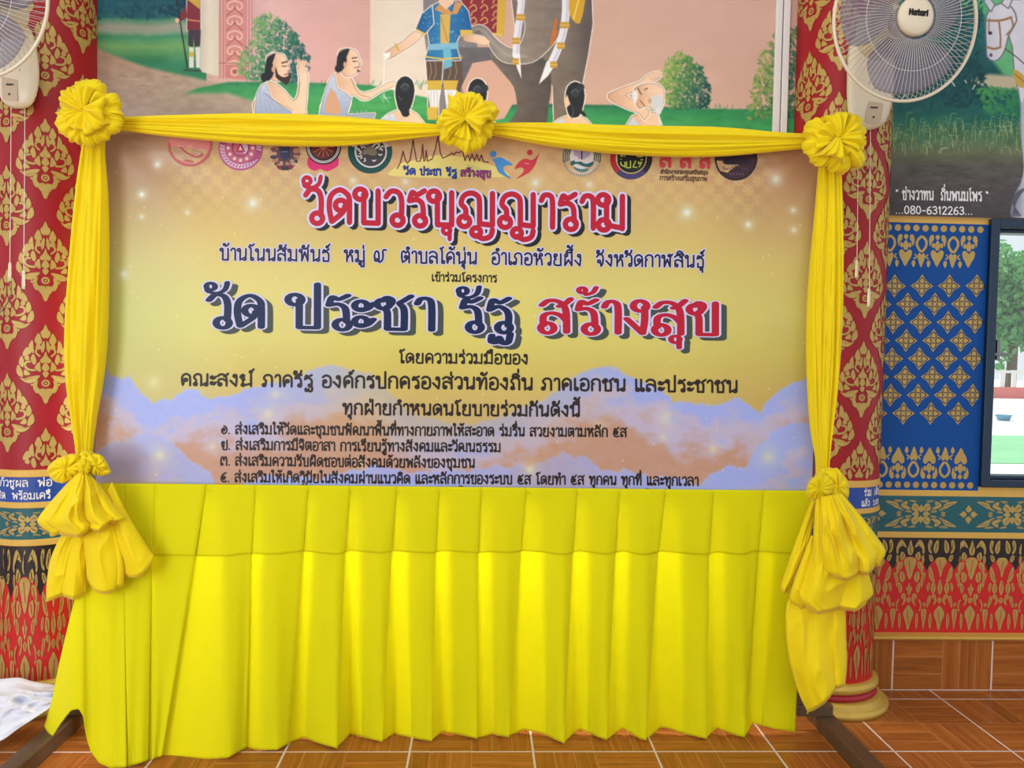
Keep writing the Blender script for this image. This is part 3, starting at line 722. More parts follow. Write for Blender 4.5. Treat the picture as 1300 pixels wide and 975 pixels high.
# ---- pillars
def pillar(cx, cy, R, lefty, th0, dth, foot_rows, half_rows, zlim, texts, label):
    t = empty('temple_pillar', (cx, cy, 0), label, 'pillar', 'red and gold temple pillars')
    yf = cy-R
    zz = lambda py: at(lefty, py, yf)[2]
    B = BANDS_L if cx < 0 else BANDS_R
    zg0, zs0, zs1, zg1, zt1, zg2, zb0, zr0 = [zz(p) for p in B]
    mb = MB(); ms = [red_p, goldband, sign_blue, teal_p, redd_p, black_p, gold, white_p, dred_p]
    segs = [(zg0, 3.7, 0), (zs0, zg0, 1), (zs1, zs0, 2), (zg1, zs1, 1), (zt1, zg1, 3), (zg2, zt1, 1), (0.0, zg2, 4)]
    for (a, b_, mi) in segs: mb.lathe([(R, a), (R, b_)], (cx, cy, 0), n=64, mi=mi)
    for (a, b_, mi) in segs[1:6]:
        if mi == 1: mb.lathe([(R, a), (R+.003, a+.002), (R+.003, b_-.002), (R, b_)], (cx, cy, 0), n=64, mi=1)
    fn_ = lambda s, z, l: (cx+(R+.0012*l)*math.sin(s/R), cy-(R+.0012*l)*math.cos(s/R), z)
    pr = Print(fn_); pr.mb = mb
    for k in range(-3, 4):
        th = math.radians(th0+k*dth)
        if abs(th) > 1.75: continue
        rows = foot_rows if k % 2 == 0 else half_rows
        for py in rows:
            z0 = at(lefty, py, yf)[2]; h = MH
            if z0 < zg0 and z0+h < zg0: continue
            leaf_motif(pr, th*R, z0, MHW, h, 6, 1, (zg0+.004, 3.7))
    s1 = 1.7*R
    tealband(pr, -s1, s1, .30, zt1, zg1, 6, 3, .03)
    dado(pr, -s1, s1, .088, zr0, zg2, 6, 5, .02 if cx < 0 else -.04)
    for (txt, sa, sb, py, h) in texts:
        st, w_ = layout(txt); k = (sb-sa)/w_
        for s in st: pr.stroke([(sa+x*k, zz(py)+y*h/100.) for x, y in s], .0034, 7, 1)
    sh = mb.build('shaft', ms, t)
    sh.data.polygons.foreach_set('use_smooth', [p.area > 0.002 and len(p.vertices) == 4 for p in sh.data.polygons])
    mb = MB(); k = R/.175
    mb.lathe([(R, .115), (R+.012, .112), (R+.022, .100), (R+.022, .088), (R+.010, .076), (R+.006, .074)], (cx, cy, 0), n=64, mi=0)
    mb.lathe([(R+.006, .074), (R+.016, .068), (R+.018, .056), (R+.010, .050)], (cx, cy, 0), n=64, mi=1)
    mb.lathe([(R+.010, .050), (R+.028, .048), (R+.038, .038), (R+.036, .030), (R+.048, .028), (R+.060, .016), (R+.058, .0), (0, 0)], (cx, cy, 0), n=64, mi=0)
    o = mb.build('base_moulding', [mat('gold_base_paint', (206, 172, 76), .4, metal=.3, noise=.12), mat('base_red_paint', (170, 26, 44), .4, noise=.1)], t, smooth=True)
    o['label'] = 'gold ringed base moulding'
    return t
PR = 0.175
MH, MHW = 0.276, 0.090
BANDS_L = (597, 606.5, 638, 646, 685.5, 694, 0, 885)
BANDS_R = (610.5, 619.5, 646, 653, 691, 699, 0, 866)
def pfeet(base, n0, n1, per=131.0): return [base+per*i for i in range(n0, n1)]
pillar(-1.612, 2.99, PR, 50, -13, 41, pfeet(312, -4, 4), pfeet(250, -4, 4), None,
       [('ายู่  แก้วชูผล  พ่อ', -.155, .105, 618, .0215), ('ณ  ชูชิด  พร้อมเครื', -.160, .100, 634, .0215)],
       'red temple pillar with gold flame pattern left of the yellow banner')
pillar(1.360, 2.99, PR, 1085, 10, 38, pfeet(277, -4, 5, 126), pfeet(339, -4, 4, 126), None,
       [('ร่วม  เฉียบ', .055, .165, 630, .021), ('แล้ว  3,000', .045, .16, 643, .019)],
       'red temple pillar with gold flame pattern right of the yellow banner')
# ------------------------------------------------------------------ painted murals: brush work collected on a numpy canvas, then carried by the board's points
class Canvas:
    def __init__(s, x0, y0, x1, y1, k, base):
        s.x0, s.y0, s.k = x0, y0, k
        s.w, s.h = int((x1-x0)*k), int((y1-y0)*k)
        s.a = np.zeros((s.h, s.w, 3)); s.a[:] = base
        s.X, s.Y = np.meshgrid(x0+(np.arange(s.w)+.5)/k, y0+(np.arange(s.h)+.5)/k)
    def _box(s, x0, y0, x1, y1):
        i0 = max(0, int((y0-s.y0)*s.k)); i1 = min(s.h, int((y1-s.y0)*s.k)+2)
        j0 = max(0, int((x0-s.x0)*s.k)); j1 = min(s.w, int((x1-s.x0)*s.k)+2)
        return (slice(i0, i1), slice(j0, j1)) if i1 > i0 and j1 > j0 else None
    def _col(s, c, X, Y):
        if callable(c): return c(X, Y)
        return np.asarray(c, float)
    def mix(s, b, al, c):
        X, Y = s.X[b], s.Y[b]; al = al[..., None]
        s.a[b] = s.a[b]*(1-al)+s._col(c, X, Y)*al
    def poly(s, pts, c, soft=0.9, sm=0, al=1.0, edge=None):
        if sm: pts = smooth_pts(pts, sm, True)
        P = np.array(pts); pad = soft+2
        b = s._box(P[:, 0].min()-pad, P[:, 1].min()-pad, P[:, 0].max()+pad, P[:, 1].max()+pad)
        if b is None: return
        X, Y = s.X[b], s.Y[b]; ins = np.zeros(X.shape, bool); d2 = np.full(X.shape, 1e9)
        for i in range(len(P)):
            (ax, ay), (bx, by) = P[i-1], P[i]
            if ay != by:
                c_ = ((ay > Y) != (by > Y)) & (X < (bx-ax)*(Y-ay)/(by-ay)+ax); ins ^= c_
            dx, dy = bx-ax, by-ay; L = dx*dx+dy*dy+1e-9
            t = np.clip(((X-ax)*dx+(Y-ay)*dy)/L, 0, 1)
            d2 = np.minimum(d2, (X-ax-t*dx)**2+(Y-ay-t*dy)**2)
        sd = np.where(ins, 1, -1)*np.sqrt(d2)
        if edge is not None:
            s.mix(b, np.clip(.5+(sd+edge[1]+.5)/.9, 0, 1)*al, edge[0]); s.mix(b, np.clip(.5+(sd+.55)/.8, 0, 1)*.75, (84, 58, 52))
        s.mix(b, np.clip(.5+sd/soft, 0, 1)*al, c)
    def line(s, pts, c, w=1.0, sm=0, soft=0.8, al=1.0):
        if sm: pts = smooth_pts(pts, sm)
        P = np.array(pts); pad = w+soft+1
        b = s._box(P[:, 0].min()-pad, P[:, 1].min()-pad, P[:, 0].max()+pad, P[:, 1].max()+pad)
        if b is None: return
        X, Y = s.X[b], s.Y[b]; d2 = np.full(X.shape, 1e9)
        for (ax, ay), (bx, by) in zip(P[:-1], P[1:]):
            dx, dy = bx-ax, by-ay; L = dx*dx+dy*dy+1e-9
            t = np.clip(((X-ax)*dx+(Y-ay)*dy)/L, 0, 1)
            d2 = np.minimum(d2, (X-ax-t*dx)**2+(Y-ay-t*dy)**2)
        s.mix(b, np.clip(.5+(w/2-np.sqrt(d2))/soft, 0, 1)*al, c)
    def ell(s, cx, cy, rx, ry, c, soft=0.9, al=1.0):
        s.poly([(cx+rx*math.cos(2*PI*i/20), cy+ry*math.sin(2*PI*i/20)) for i in range(20)], c, soft, 0, al)
    def foliage(s, pts, cols, n, size, seed, lean=0.0):
        """dabs scattered inside polygon pts, from dark (first) to light (last) towards the upper left."""
        q = np.random.RandomState(seed); P = np.array(pts)
        mn, mx = P.min(0), P.max(0); k = 0
        ds = []
        while len(ds) < n and k < n*20:
            k += 1; p = mn+(mx-mn)*q.rand(2); ins = False
            for i in range(len(P)):
                (ax, ay), (bx, by) = P[i-1], P[i]
                if (ay > p[1]) != (by > p[1]) and p[0] < (bx-ax)*(p[1]-ay)/(by-ay)+ax: ins = not ins
            if ins: ds.append(p)
        for i, p in enumerate(ds):
            t = 1-((p[0]-mn[0])/(mx[0]-mn[0])*(1-lean)+(p[1]-mn[1])/(mx[1]-mn[1])*(.4+lean))/1.4
            t = np.clip(t+.35*(q.rand()-.5), 0, .999)*(len(cols)-1)
            j = int(t); f = t-j; c = np.array(cols[j])*(1-f)+np.array(cols[min(j+1, len(cols)-1)])*f
            a = q.rand()*PI; r = size*(.5+.9*q.rand())
            s.poly([(p[0]+r*math.cos(a), p[1]+r*math.sin(a)), (p[0]+r*.4*math.cos(a+1.6), p[1]+r*.4*math.sin(a+1.6)), (p[0]-r*math.cos(a), p[1]-r*math.sin(a)), (p[0]-r*.4*math.cos(a+1.6), p[1]-r*.4*math.sin(a+1.6))], c, 1.2, 0, .8)
    def at(s, px, py):
        fx = np.clip((px-s.x0)*s.k-.5, 0, s.w-1.001); fy = np.clip((py-s.y0)*s.k-.5, 0, s.h-1.001)
        j = fx.astype(int); i = fy.astype(int); u = (fx-j)[..., None]; v = (fy-i)[..., None]; A = s.a
        return (A[i, j]*(1-u)+A[i, j+1]*u)*(1-v)+(A[i+1, j]*(1-u)+A[i+1, j+1]*u)*v
def ramp(axis, stops, noise=0, sc=.05, seed=1, warp=0):
    """colour by x (axis 0) or y (axis 1) with painterly noise."""
    ps = [p for p, _ in stops]; cs = np.array([c for _, c in stops], float)
    def f(X, Y):
        t = X if axis == 0 else Y
        if warp: t = t+warp*(fbm(X*sc, Y*sc, seed+9)-.5)*2
        o = np.stack([np.interp(t, ps, cs[:, i]) for i in range(3)], -1)
        if noise: o = o+noise*((fbm(X*sc, Y*sc*2, seed)-.5)*2)[..., None]
        return o
    return f

SKIN = (232, 196, 170); SKIN2 = (206, 160, 132); OUT = (92, 60, 50); HALO = (244, 240, 238); HAIR = (34, 38, 46); CLOTH = (196, 208, 232); CLOTH2 = (150, 166, 204)
def paint_main():
    c = Canvas(60, -60, 1045, 200, 1.6, (212, 176, 168))
    skin = lambda x0, x1: ramp(0, [(x0, SKIN2), ((x0+x1)/2, SKIN), (x1, (240, 208, 184))], 6, .1)
    # left landscape
    c.poly([(60,-60),(262,-60),(262,180),(60,180)], ramp(1, [(-60,(30,74,110)),(10,(34,96,112)),(22,(40,110,110)),(26,(92,150,120)),(34,(170,168,156)),(40,(150,172,150)),(46,(70,150,112)),(58,(120,176,110)),(80,(56,136,100)),(120,(44,130,96))], 12, .04, 3, 3), 1)
    c.foliage([(100,-60),(238,-60),(240,18),(180,22),(100,24)], [(20,60,84),(28,84,104),(44,112,126),(60,130,140)], 500, 5, 4)
    c.poly([(60,52),(118,60),(135,66),(160,76),(190,86),(225,94),(262,102),(300,112),(335,124),(345,200),(60,200)], ramp(1, [(50,(176,152,128)),(90,(184,160,140)),(125,(170,156,148)),(150,(158,146,142))], 16, .09, 6), 5, 2)
    for i in range(60):
        q = np.random.RandomState(i); x, y = 112+q.rand()*220, 95+q.rand()*55
        c.line([(x, y), (x+6+8*q.rand(), y+q.rand()*1.5)], (140,120,114), .9, al=.5)
    # pink wall, pillars
    c.poly([(312,-60),(470,-60),(470,118),(312,112)], ramp(0, [(312,(210,164,168)),(345,(220,180,178)),(400,(216,170,168)),(470,(208,166,160))], 4, .03, 8), 1)
    c.poly([(254,-60),(279,-60),(279,97),(254,91)], ramp(0, [(254,(206,200,186)),(266,(226,220,204)),(279,(216,206,190))], 4), .9)
    c.poly([(278,-60),(314,-60),(314,103),(278,98)], (214,160,156), .9)
    for x in (279, 283.5, 312, 316, 320): c.line([(x,-60),(x,100)], (176,104,104), .8)
    c.poly([(286,-60),(311,-60),(311,78),(286,78)], (206,140,134), .9)
    for k in range(8):
        y = -56+k*19
        for (dx, s) in ((0, 1), (0, -1)):
            c.line([(298,y),(298+s*8,y+3),(298+s*9,y+9),(298+s*4,y+11),(298+s*3,y+7)], (232,186,178), 2, 4)
            c.line([(298-s*1,y+9),(298+s*6,y+15),(298+s*10,y+19)], (160,84,86), 1, 4)
    c.poly([(286,82),(311,82),(311,101),(286,99)], (198,130,126), .9); flower = [(298,91)]
    c.ell(298, 91, 6, 6, (222,172,166)); c.ell(298, 91, 3, 3, (170,96,96))
    c.line([(278,80),(314,80)], (150,84,84), .9)
    # cream wall in the middle and pink wall at right
    c.poly([(470,-60),(560,-60),(560,135),(470,130)], ramp(0, [(470,(222,206,190)),(500,(226,214,200)),(560,(222,208,196))], 5, .04, 2), 1)
    c.poly([(690,-60),(1045,-60),(1045,150),(600,150),(600,-60)], ramp(0, [(600,(206,166,150)),(760,(204,168,152)),(900,(208,172,158)),(1045,(212,174,160))], 5, .03, 5), 1)
    # grass
    c.poly([(60,200),(250,112),(290,104),(360,104),(430,106),(470,108),(560,128),(560,200)], ramp(1, [(98,(34,104,84)),(110,(58,146,92)),(135,(74,164,96)),(160,(50,140,90))], 14, .08, 4), 2.5)
    c.poly([(60,200),(60,120),(290,118),(320,128),(345,150),(345,200)], ramp(1, [(110,(180,160,142)),(150,(160,148,144))], 14, .09, 6), 6)
    c.poly([(600,200),(600,134),(700,132),(800,134),(900,138),(1045,140),(1045,200)], ramp(1, [(132,(30,96,80)),(140,(48,138,88)),(160,(60,156,92))], 12, .08, 5), 2)
    for i in range(300):
        q = np.random.RandomState(900+i); x = 300+q.rand()*740; y = (106 if x < 560 else 136)+q.rand()*8
        c.line([(x, y), (x+1, y-3-3*q.rand())], (46,130,86), .8, al=.7)
    # bushes
    c.foliage([(318,50),(322,26),(338,15),(352,22),(368,34),(384,52),(394,74),(392,98),(372,104),(330,104),(304,96),(302,76)], [(22,74,80),(34,96,92),(58,124,96),(120,168,104),(168,190,120)], 900, 3.6, 11)
    c.foliage([(838,100),(846,78),(862,64),(876,72),(892,88),(902,110),(900,136),(856,140),(838,124)], [(18,70,72),(30,92,76),(70,128,74),(130,166,84),(176,190,110)], 800, 3.4, 12)
    c.foliage([(955,110),(966,70),(985,40),(1045,20),(1045,150),(950,152)], [(14,62,70),(24,88,84),(70,120,80),(140,160,84),(188,190,110)], 1000, 4, 13)
    c.foliage([(626,120),(636,112),(646,122),(650,132),(624,134)], [(30,96,84),(60,130,100)], 90, 2.4, 14)
    # guard at the left
    c.poly([(238,-10),(254,-10),(254,38),(238,38)], (130,52,66), .9, edge=(HALO, 1)); c.poly([(236,6),(224,26),(226,29),(238,22)], (130,52,66), .9)
    c.poly([(236,-2),(240,-8),(254,-6),(254,12)], (200,168,70), .9); c.line([(238,25),(254,27)], (220,150,110), 1.6)
    c.poly([(239,38),(255,38),(254,58),(247,60),(246,46),(245,60),(239,58)], (70,62,76), .9); c.poly([(240,60),(246,60),(246,86),(240,86)], (228,226,222), .9); c.poly([(248,60),(254,60),(254,86),(249,86)], (228,226,222), .9)
    c.poly([(240,66),(246,66),(246,72),(240,72)], (206,176,80), .8); c.line([(221,-20),(238,86)], (40,44,50), 1.6); c.ell(225, 26, 3, 3, SKIN); c.line([(234,89),(255,90)], (70,64,70), 2)
    # elephant
    EL = ramp(0, [(540,(150,146,146)),(600,(128,122,120)),(640,(152,144,136)),(680,(138,126,116)),(720,(118,108,102)),(760,(98,90,88))], 10, .08, 7)
    dark = ramp(1, [(0,(112,106,110)),(80,(102,98,104)),(160,(88,84,90))], 8, .08, 8)
    c.poly([(536,-60),(600,-60),(606,60),(614,76),(616,160),(560,160),(548,110),(538,40)], (128,124,130), 1, 0)
    c.poly([(560,60),(640,60),(640,80),(600,82),(585,110),(560,110)], dark, 1)
    c.poly([(642,-60),(748,-60),(752,30),(746,70),(738,110),(734,158),(704,158),(702,110),(690,76),(660,74)], ramp(0, [(690,(124,112,104)),(720,(120,108,100)),(750,(92,84,84))], 9, .07, 9), 1, edge=(HALO, 1))
    c.poly([(620,66),(640,74),(690,74),(700,104),(696,136),(690,160),(646,160),(656,140),(652,110),(636,92)], ramp(0, [(620,(116,108,104)),(665,(98,88,84)),(700,(82,76,76))], 9, .08, 10), 1, 3)
    c.poly([(600,80),(624,76),(648,104),(652,130),(640,150),(600,160),(586,110)], (208,166,150), 1)
    c.poly([(575,-60),(645,-60),(640,34),(634,44),(580,40)], (138,42,58), .9); c.poly([(634,-60),(646,-60),(640,46),(630,44)], (206,170,70), .9)
    for k in range(12):
        x = 582+(k % 4)*14; y = -6+(k//4)*16
        c.line([(x,y),(x+6,y-4),(x+9,y+2),(x+4,y+5),(x+2,y+10)], (206,160,96), 1.6, 4)
    c.line([(582,39),(636,44)], (220,186,90), 3)
    # head and trunk
    c.poly([(640,-60),(716,-60),(716,20),(708,46),(694,64),(676,78),(652,80),(636,76),(624,62),(618,48),(610,44),(600,42),(598,36),(608,32),(618,36),(628,48),(640,58),(654,62),(664,50),(666,20)], EL, 1, 3, edge=(HALO, 1))
    for k in range(14): c.line([(668+k*.2,2+k*3.6),(690,4+k*3.6),(702-k,0+k*3.6)], (116,106,100), .7, 3, al=.5)
    c.line([(606,38),(616,42),(628,56),(644,70),(668,72)], (176,166,156), 4, 4, 3, .5)
    c.ell(607, 41, 4, 3, (118,108,104))
    for (p, w) in (([(664,-20),(660,20),(656,50),(655,70)], 9), ([(718,-20),(718,20),(712,52),(700,80)], 10)):
        c.line(p, (226,226,236), w, 4); c.line([(x+2, y) for x, y in p], (188,190,212), w*.3, 4, al=.7)
    c.poly([(651,68),(660,68),(662,100),(657,88)], (232,232,240), .9); c.poly([(694,78),(706,80),(696,96),(684,107)], (232,232,240), .9)
    for (x, y, w) in ((661,22,11),(655,52,10),(655,78,8),(717,32,12),(712,58,10),(703,82,9)): c.poly([(x-w/2,y-4),(x+w/2,y-4),(x+w/2,y+4),(x-w/2,y+4)], (196,150,62), .9); c.line([(x-w/2,y),(x+w/2,y)], (232,200,110), 1)
    c.poly([(726,-20),(744,-20),(742,6),(736,30),(726,24),(722,10)], (206,162,50), 1, 2); c.line([(740,-20),(728,24)], (240,206,100), 2); c.line([(706,40),(700,56),(706,26)], (196,110,50), 4)
    # standing nobleman
    c.poly([(541,74),(562,74),(560,104),(556,124),(556,146),(544,146),(544,120)], (92,76,70), .9, edge=(HALO, 1)); c.poly([(566,74),(586,72),(588,104),(580,128),(568,128),(564,104)], (92,76,70), .9)
    for x in (546,552,570,578): c.line([(x,78),(x+2,92),(x-1,100)], (160,134,110), 1)
    c.poly([(541,102),(561,102),(560,114),(544,114)], (206,172,70), .9); c.poly([(562,102),(582,102),(579,114),(564,114)], (206,172,70), .9)
    c.poly([(543,114),(560,114),(556,138),(546,138)], (228,228,234), .9); c.poly([(564,114),(580,114),(578,138),(567,138)], (228,228,234), .9)
    for x in (547,551,555,569,573): c.line([(x,116),(x,136)], (176,180,196), .8)
    c.poly([(542,136),(556,136),(555,152),(543,152)], (206,176,76), .9)
    B = ramp(0, [(530,(28,92,150)),(560,(50,130,184)),(595,(30,96,156))], 8, .2, 3)
    c.poly([(548,8),(560,2),(584,2),(594,14),(598,38),(582,46),(578,56),(584,76),(540,76),(546,56),(542,30)], B, .9, edge=(HALO, 1))
    c.poly([(548,8),(536,18),(528,38),(538,44),(550,30)], B, .9, edge=(HALO, 1)); c.poly([(584,4),(594,14),(600,40),(584,44)], B, .9)
    for i in range(60):
        q = np.random.RandomState(i+70); x, y = 532+q.rand()*64, 8+q.rand()*64
        c.ell(x, y, .9, .9, (170,208,228), al=.5) if 536 < x < 590 else None
    c.poly([(560,2),(574,16),(578,2),(588,4),(580,18),(564,18),(552,12)], (206,150,90), .9); c.poly([(559,18),(572,18),(570,56),(559,56)], (210,176,96), .9); c.line([(560,22),(568,52)], (164,122,60), 1)
    c.poly([(544,56),(582,54),(582,62),(544,64)], (130,184,214), .9); c.poly([(562,60),(572,60),(574,84),(564,88)], (110,180,206), .9); c.line([(540,72),(562,75),(586,73)], (220,190,90), 2)
    c.poly([(528,36),(540,42),(538,46),(526,42)], (214,182,84), .9); c.poly([(584,38),(600,38),(600,45),(585,46)], (214,182,84), .9)
    c.poly([(526,40),(536,46),(522,58),(506,68),(496,74),(489,74),(488,68),(498,60),(512,52)], skin(486, 536), .9, 2, edge=(HALO, 1)); c.line([(502,56),(506,64)], (206,172,70), 2.4); c.poly([(487,68),(496,66),(494,74),(488,75)], (244,242,240), .9)
    c.poly([(588,44),(598,44),(616,48),(622,54),(614,57),(602,54),(590,52)], skin(588, 622), .9, 2)
    c.line([(488,76),(487,106)], (236,240,244), 1.2, al=.8)
    for k in range(7): c.line([(488,118+k),(482+k*2.4,124+k%3*3)], (206,232,220), .8, al=.7)
    c.poly([(556,-40),(576,-40),(576,4),(566,12),(557,4)], SKIN, .9)
    # man raising both hands, bearded
    def head(x, y, s=1, hair=HAIR):
        c.poly([(x-15*s,y-14),(x-6*s,y-18),(x+6*s,y-16),(x+10*s,y-8),(x+13*s,y),(x+10*s,y+4),(x+10*s,y+10),(x+2*s,y+16),(x-8*s,y+16),(x-14*s,y+4)], skin(x-14, x+14), .9, 3, edge=(HALO, 1.2))
    c.poly([(323,146),(328,118),(334,108),(346,104),(362,116),(372,128),(378,120),(380,100),(378,84),(384,84),(391,96),(390,112),(388,138),(382,146)], skin(323, 391), .9, 2, edge=(HALO, 1.3))
    c.poly([(323,150),(326,120),(332,108),(338,106),(344,124),(356,134),(370,142),(370,150)], ramp(1, [(100,CLOTH),(150,CLOTH2)], 10, .2), .9, edge=(HALO, 1))
    for k in range(4): c.line([(330+k*4,112+k*4),(332+k*7,146)], CLOTH2, 1)
    head(354, 86)
    c.poly([(336,98),(338,76),(344,70),(350,68),(346,80),(348,92),(342,102)], HAIR, .9, 2); c.ell(335.5, 98, 4.5, 6, HAIR); c.poly([(350,84),(353,94),(360,98),(366,96),(368,92),(369,100),(364,108),(358,104),(350,98)], (60,46,44), .9, 2)
    c.line([(358,80),(365,78)], (60,44,40), 1.6); c.line([(358,84),(364,84)], (70,50,46), 1.2); c.line([(366,82),(369,88),(366,90)], (176,126,100), 1); c.ell(347, 88, 2.4, 4, SKIN2); c.line([(361,95),(367,93)], (150,80,74), 1.4)
    for k in range(4): c.line([(380+k*1.8,92),(378+k*3,76+k)], SKIN, 2.2); c.line([(379,88),(380,74)], SKIN2, .8)
    c.line([(372,128),(378,122),(381,104)], OUT, .8, 3, al=.6); c.line([(336,118),(352,130),(372,140)], OUT, .8, 3, al=.5)
    # man reaching out for the water
    c.poly([(406,150),(414,118),(422,98),(432,92),(444,96),(452,112),(462,118),(480,112),(490,106),(500,103),(502,108),(492,113),(484,116),(468,126),(458,126),(446,120),(440,146)], skin(406, 500), .9, 2, edge=(HALO, 1.3))
    c.poly([(405,150),(410,126),(418,102),(424,94),(428,112),(438,118),(446,124),(440,146),(476,144),(474,150)], ramp(1, [(94,CLOTH),(150,CLOTH2)], 10, .2), .9, edge=(HALO, 1)); c.poly([(412,138),(420,112),(430,128),(432,144),(418,144)], SKIN2, 1, 2)
    for k in range(5): c.line([(440+k*6,141),(444+k*7,147)], CLOTH2, 1)
    head(445, 80); c.poly([(428,88),(428,72),(434,64),(444,62),(440,72),(440,80),(434,90)], HAIR, .9, 2); c.ell(429.5, 87, 4.5, 5, HAIR); c.ell(438, 82, 2.2, 3.6, SKIN2)
    c.line([(447,74),(453,73)], (50,40,40), 1.4); c.line([(448,78),(452,78)], (60,46,44), 1.2); c.line([(450,86),(456,85)], (170,90,84), 1.3); c.poly([(453,88),(458,90),(454,92)], (60,46,44), .8); c.line([(454,77),(457,83)], (176,126,100), 1)
    c.line([(446,100),(454,118),(470,124)], OUT, .8, 3, al=.5)
    # men seen from behind
    def back(x, y, w=1, plait=True):
        c.poly([(x-34,y+60),(x-28,y+44),(x-12,y+34),(x+8,y+34),(x+20,y+44),(x+24,y+60)], skin(x-34, x+24), .9, 2, edge=(HALO, 1.3))
        c.poly([(x-36,y+62),(x-28,y+42),(x-16,y+36),(x-8,y+46),(x+2,y+62)], ramp(1, [(y+34,(214,222,238)),(y+62,CLOTH2)], 8, .2), .9)
        c.poly([(x-12,y+10),(x-9,y-4),(x,y-10),(x+9,y-5),(x+12,y+8),(x+9,y+24),(x+4,y+34),(x-6,y+34),(x-10,y+24)], HAIR, .9, 2, edge=(HALO, 1.2))
        c.ell(x, y+4, 5.5, 5.5, (52,58,66)); c.line([(x-5,y+4),(x,y-1),(x+5,y+3)], (90,98,108), 1.2, 3); c.line([(x-8,y+16),(x-2,y+24),(x-4,y+36)], (74,82,92), 1.4, 3)
    back(514, 107); c.poly([(506,130),(516,128),(520,146),(512,148),(508,140)], HAIR, 1, 2)
    back(606, 110); c.ell(615, 112, 5, 5, (46,52,62)); c.poly([(594,122),(600,116),(602,128),(598,134)], SKIN, .9)
    back(730, 114); c.ell(737, 111, 5, 5, (46,52,62)); c.poly([(716,128),(720,120),(724,132),(718,138)], SKIN, .9); c.line([(728,134),(738,142),(742,146)], HAIR, 4, 3)
    # old man shading his eyes
    c.poly([(794,162),(802,148),(818,140),(834,144),(841,162)], skin(794, 841), .9, edge=(HALO, 1.2))
    c.poly([(812,104),(800,108),(784,114),(772,120),(776,128),(796,138),(812,144),(818,152),(824,140),(806,128),(794,121),(806,116),(820,108),(838,98),(836,91),(824,94)], skin(772, 836), .9, 2, edge=(HALO, 1.2))
    c.poly([(806,112),(824,106),(840,110),(843,122),(840,138),(832,140),(820,134),(812,138),(806,128)], skin(806, 842), .9, 2, edge=(HALO, 1.2))
    c.poly([(824,126),(836,120),(842,128),(840,140),(830,138)], (206,210,218), 1, 2); c.ell(836, 141, 4, 4.5, (214,218,228)); c.poly([(804,116),(809,114),(810,124),(807,132),(803,124)], (224,226,232), .9); c.ell(825, 128, 2.4, 3.4, SKIN2); c.line([(836,145),(839,160)], (220,222,230), 2)
    c.line([(810,112),(814,120)], (90,60,54), 1.2); c.line([(818,114),(822,112)], (80,56,50), 1.2); c.line([(813,128),(818,134)], (150,96,84), 1.4)
    for k in range(4): c.line([(824,95+k*1.6),(838,90+k*2.4)], SKIN, 2); c.line([(826,96+k*1.7),(837,92+k*2.4)], OUT, .6, al=.4)
    c.poly([(794,162),(804,148),(808,154),(814,162)], CLOTH, .9)
    # next panel of the painting beyond the white strip: the same foliage goes on
    return c
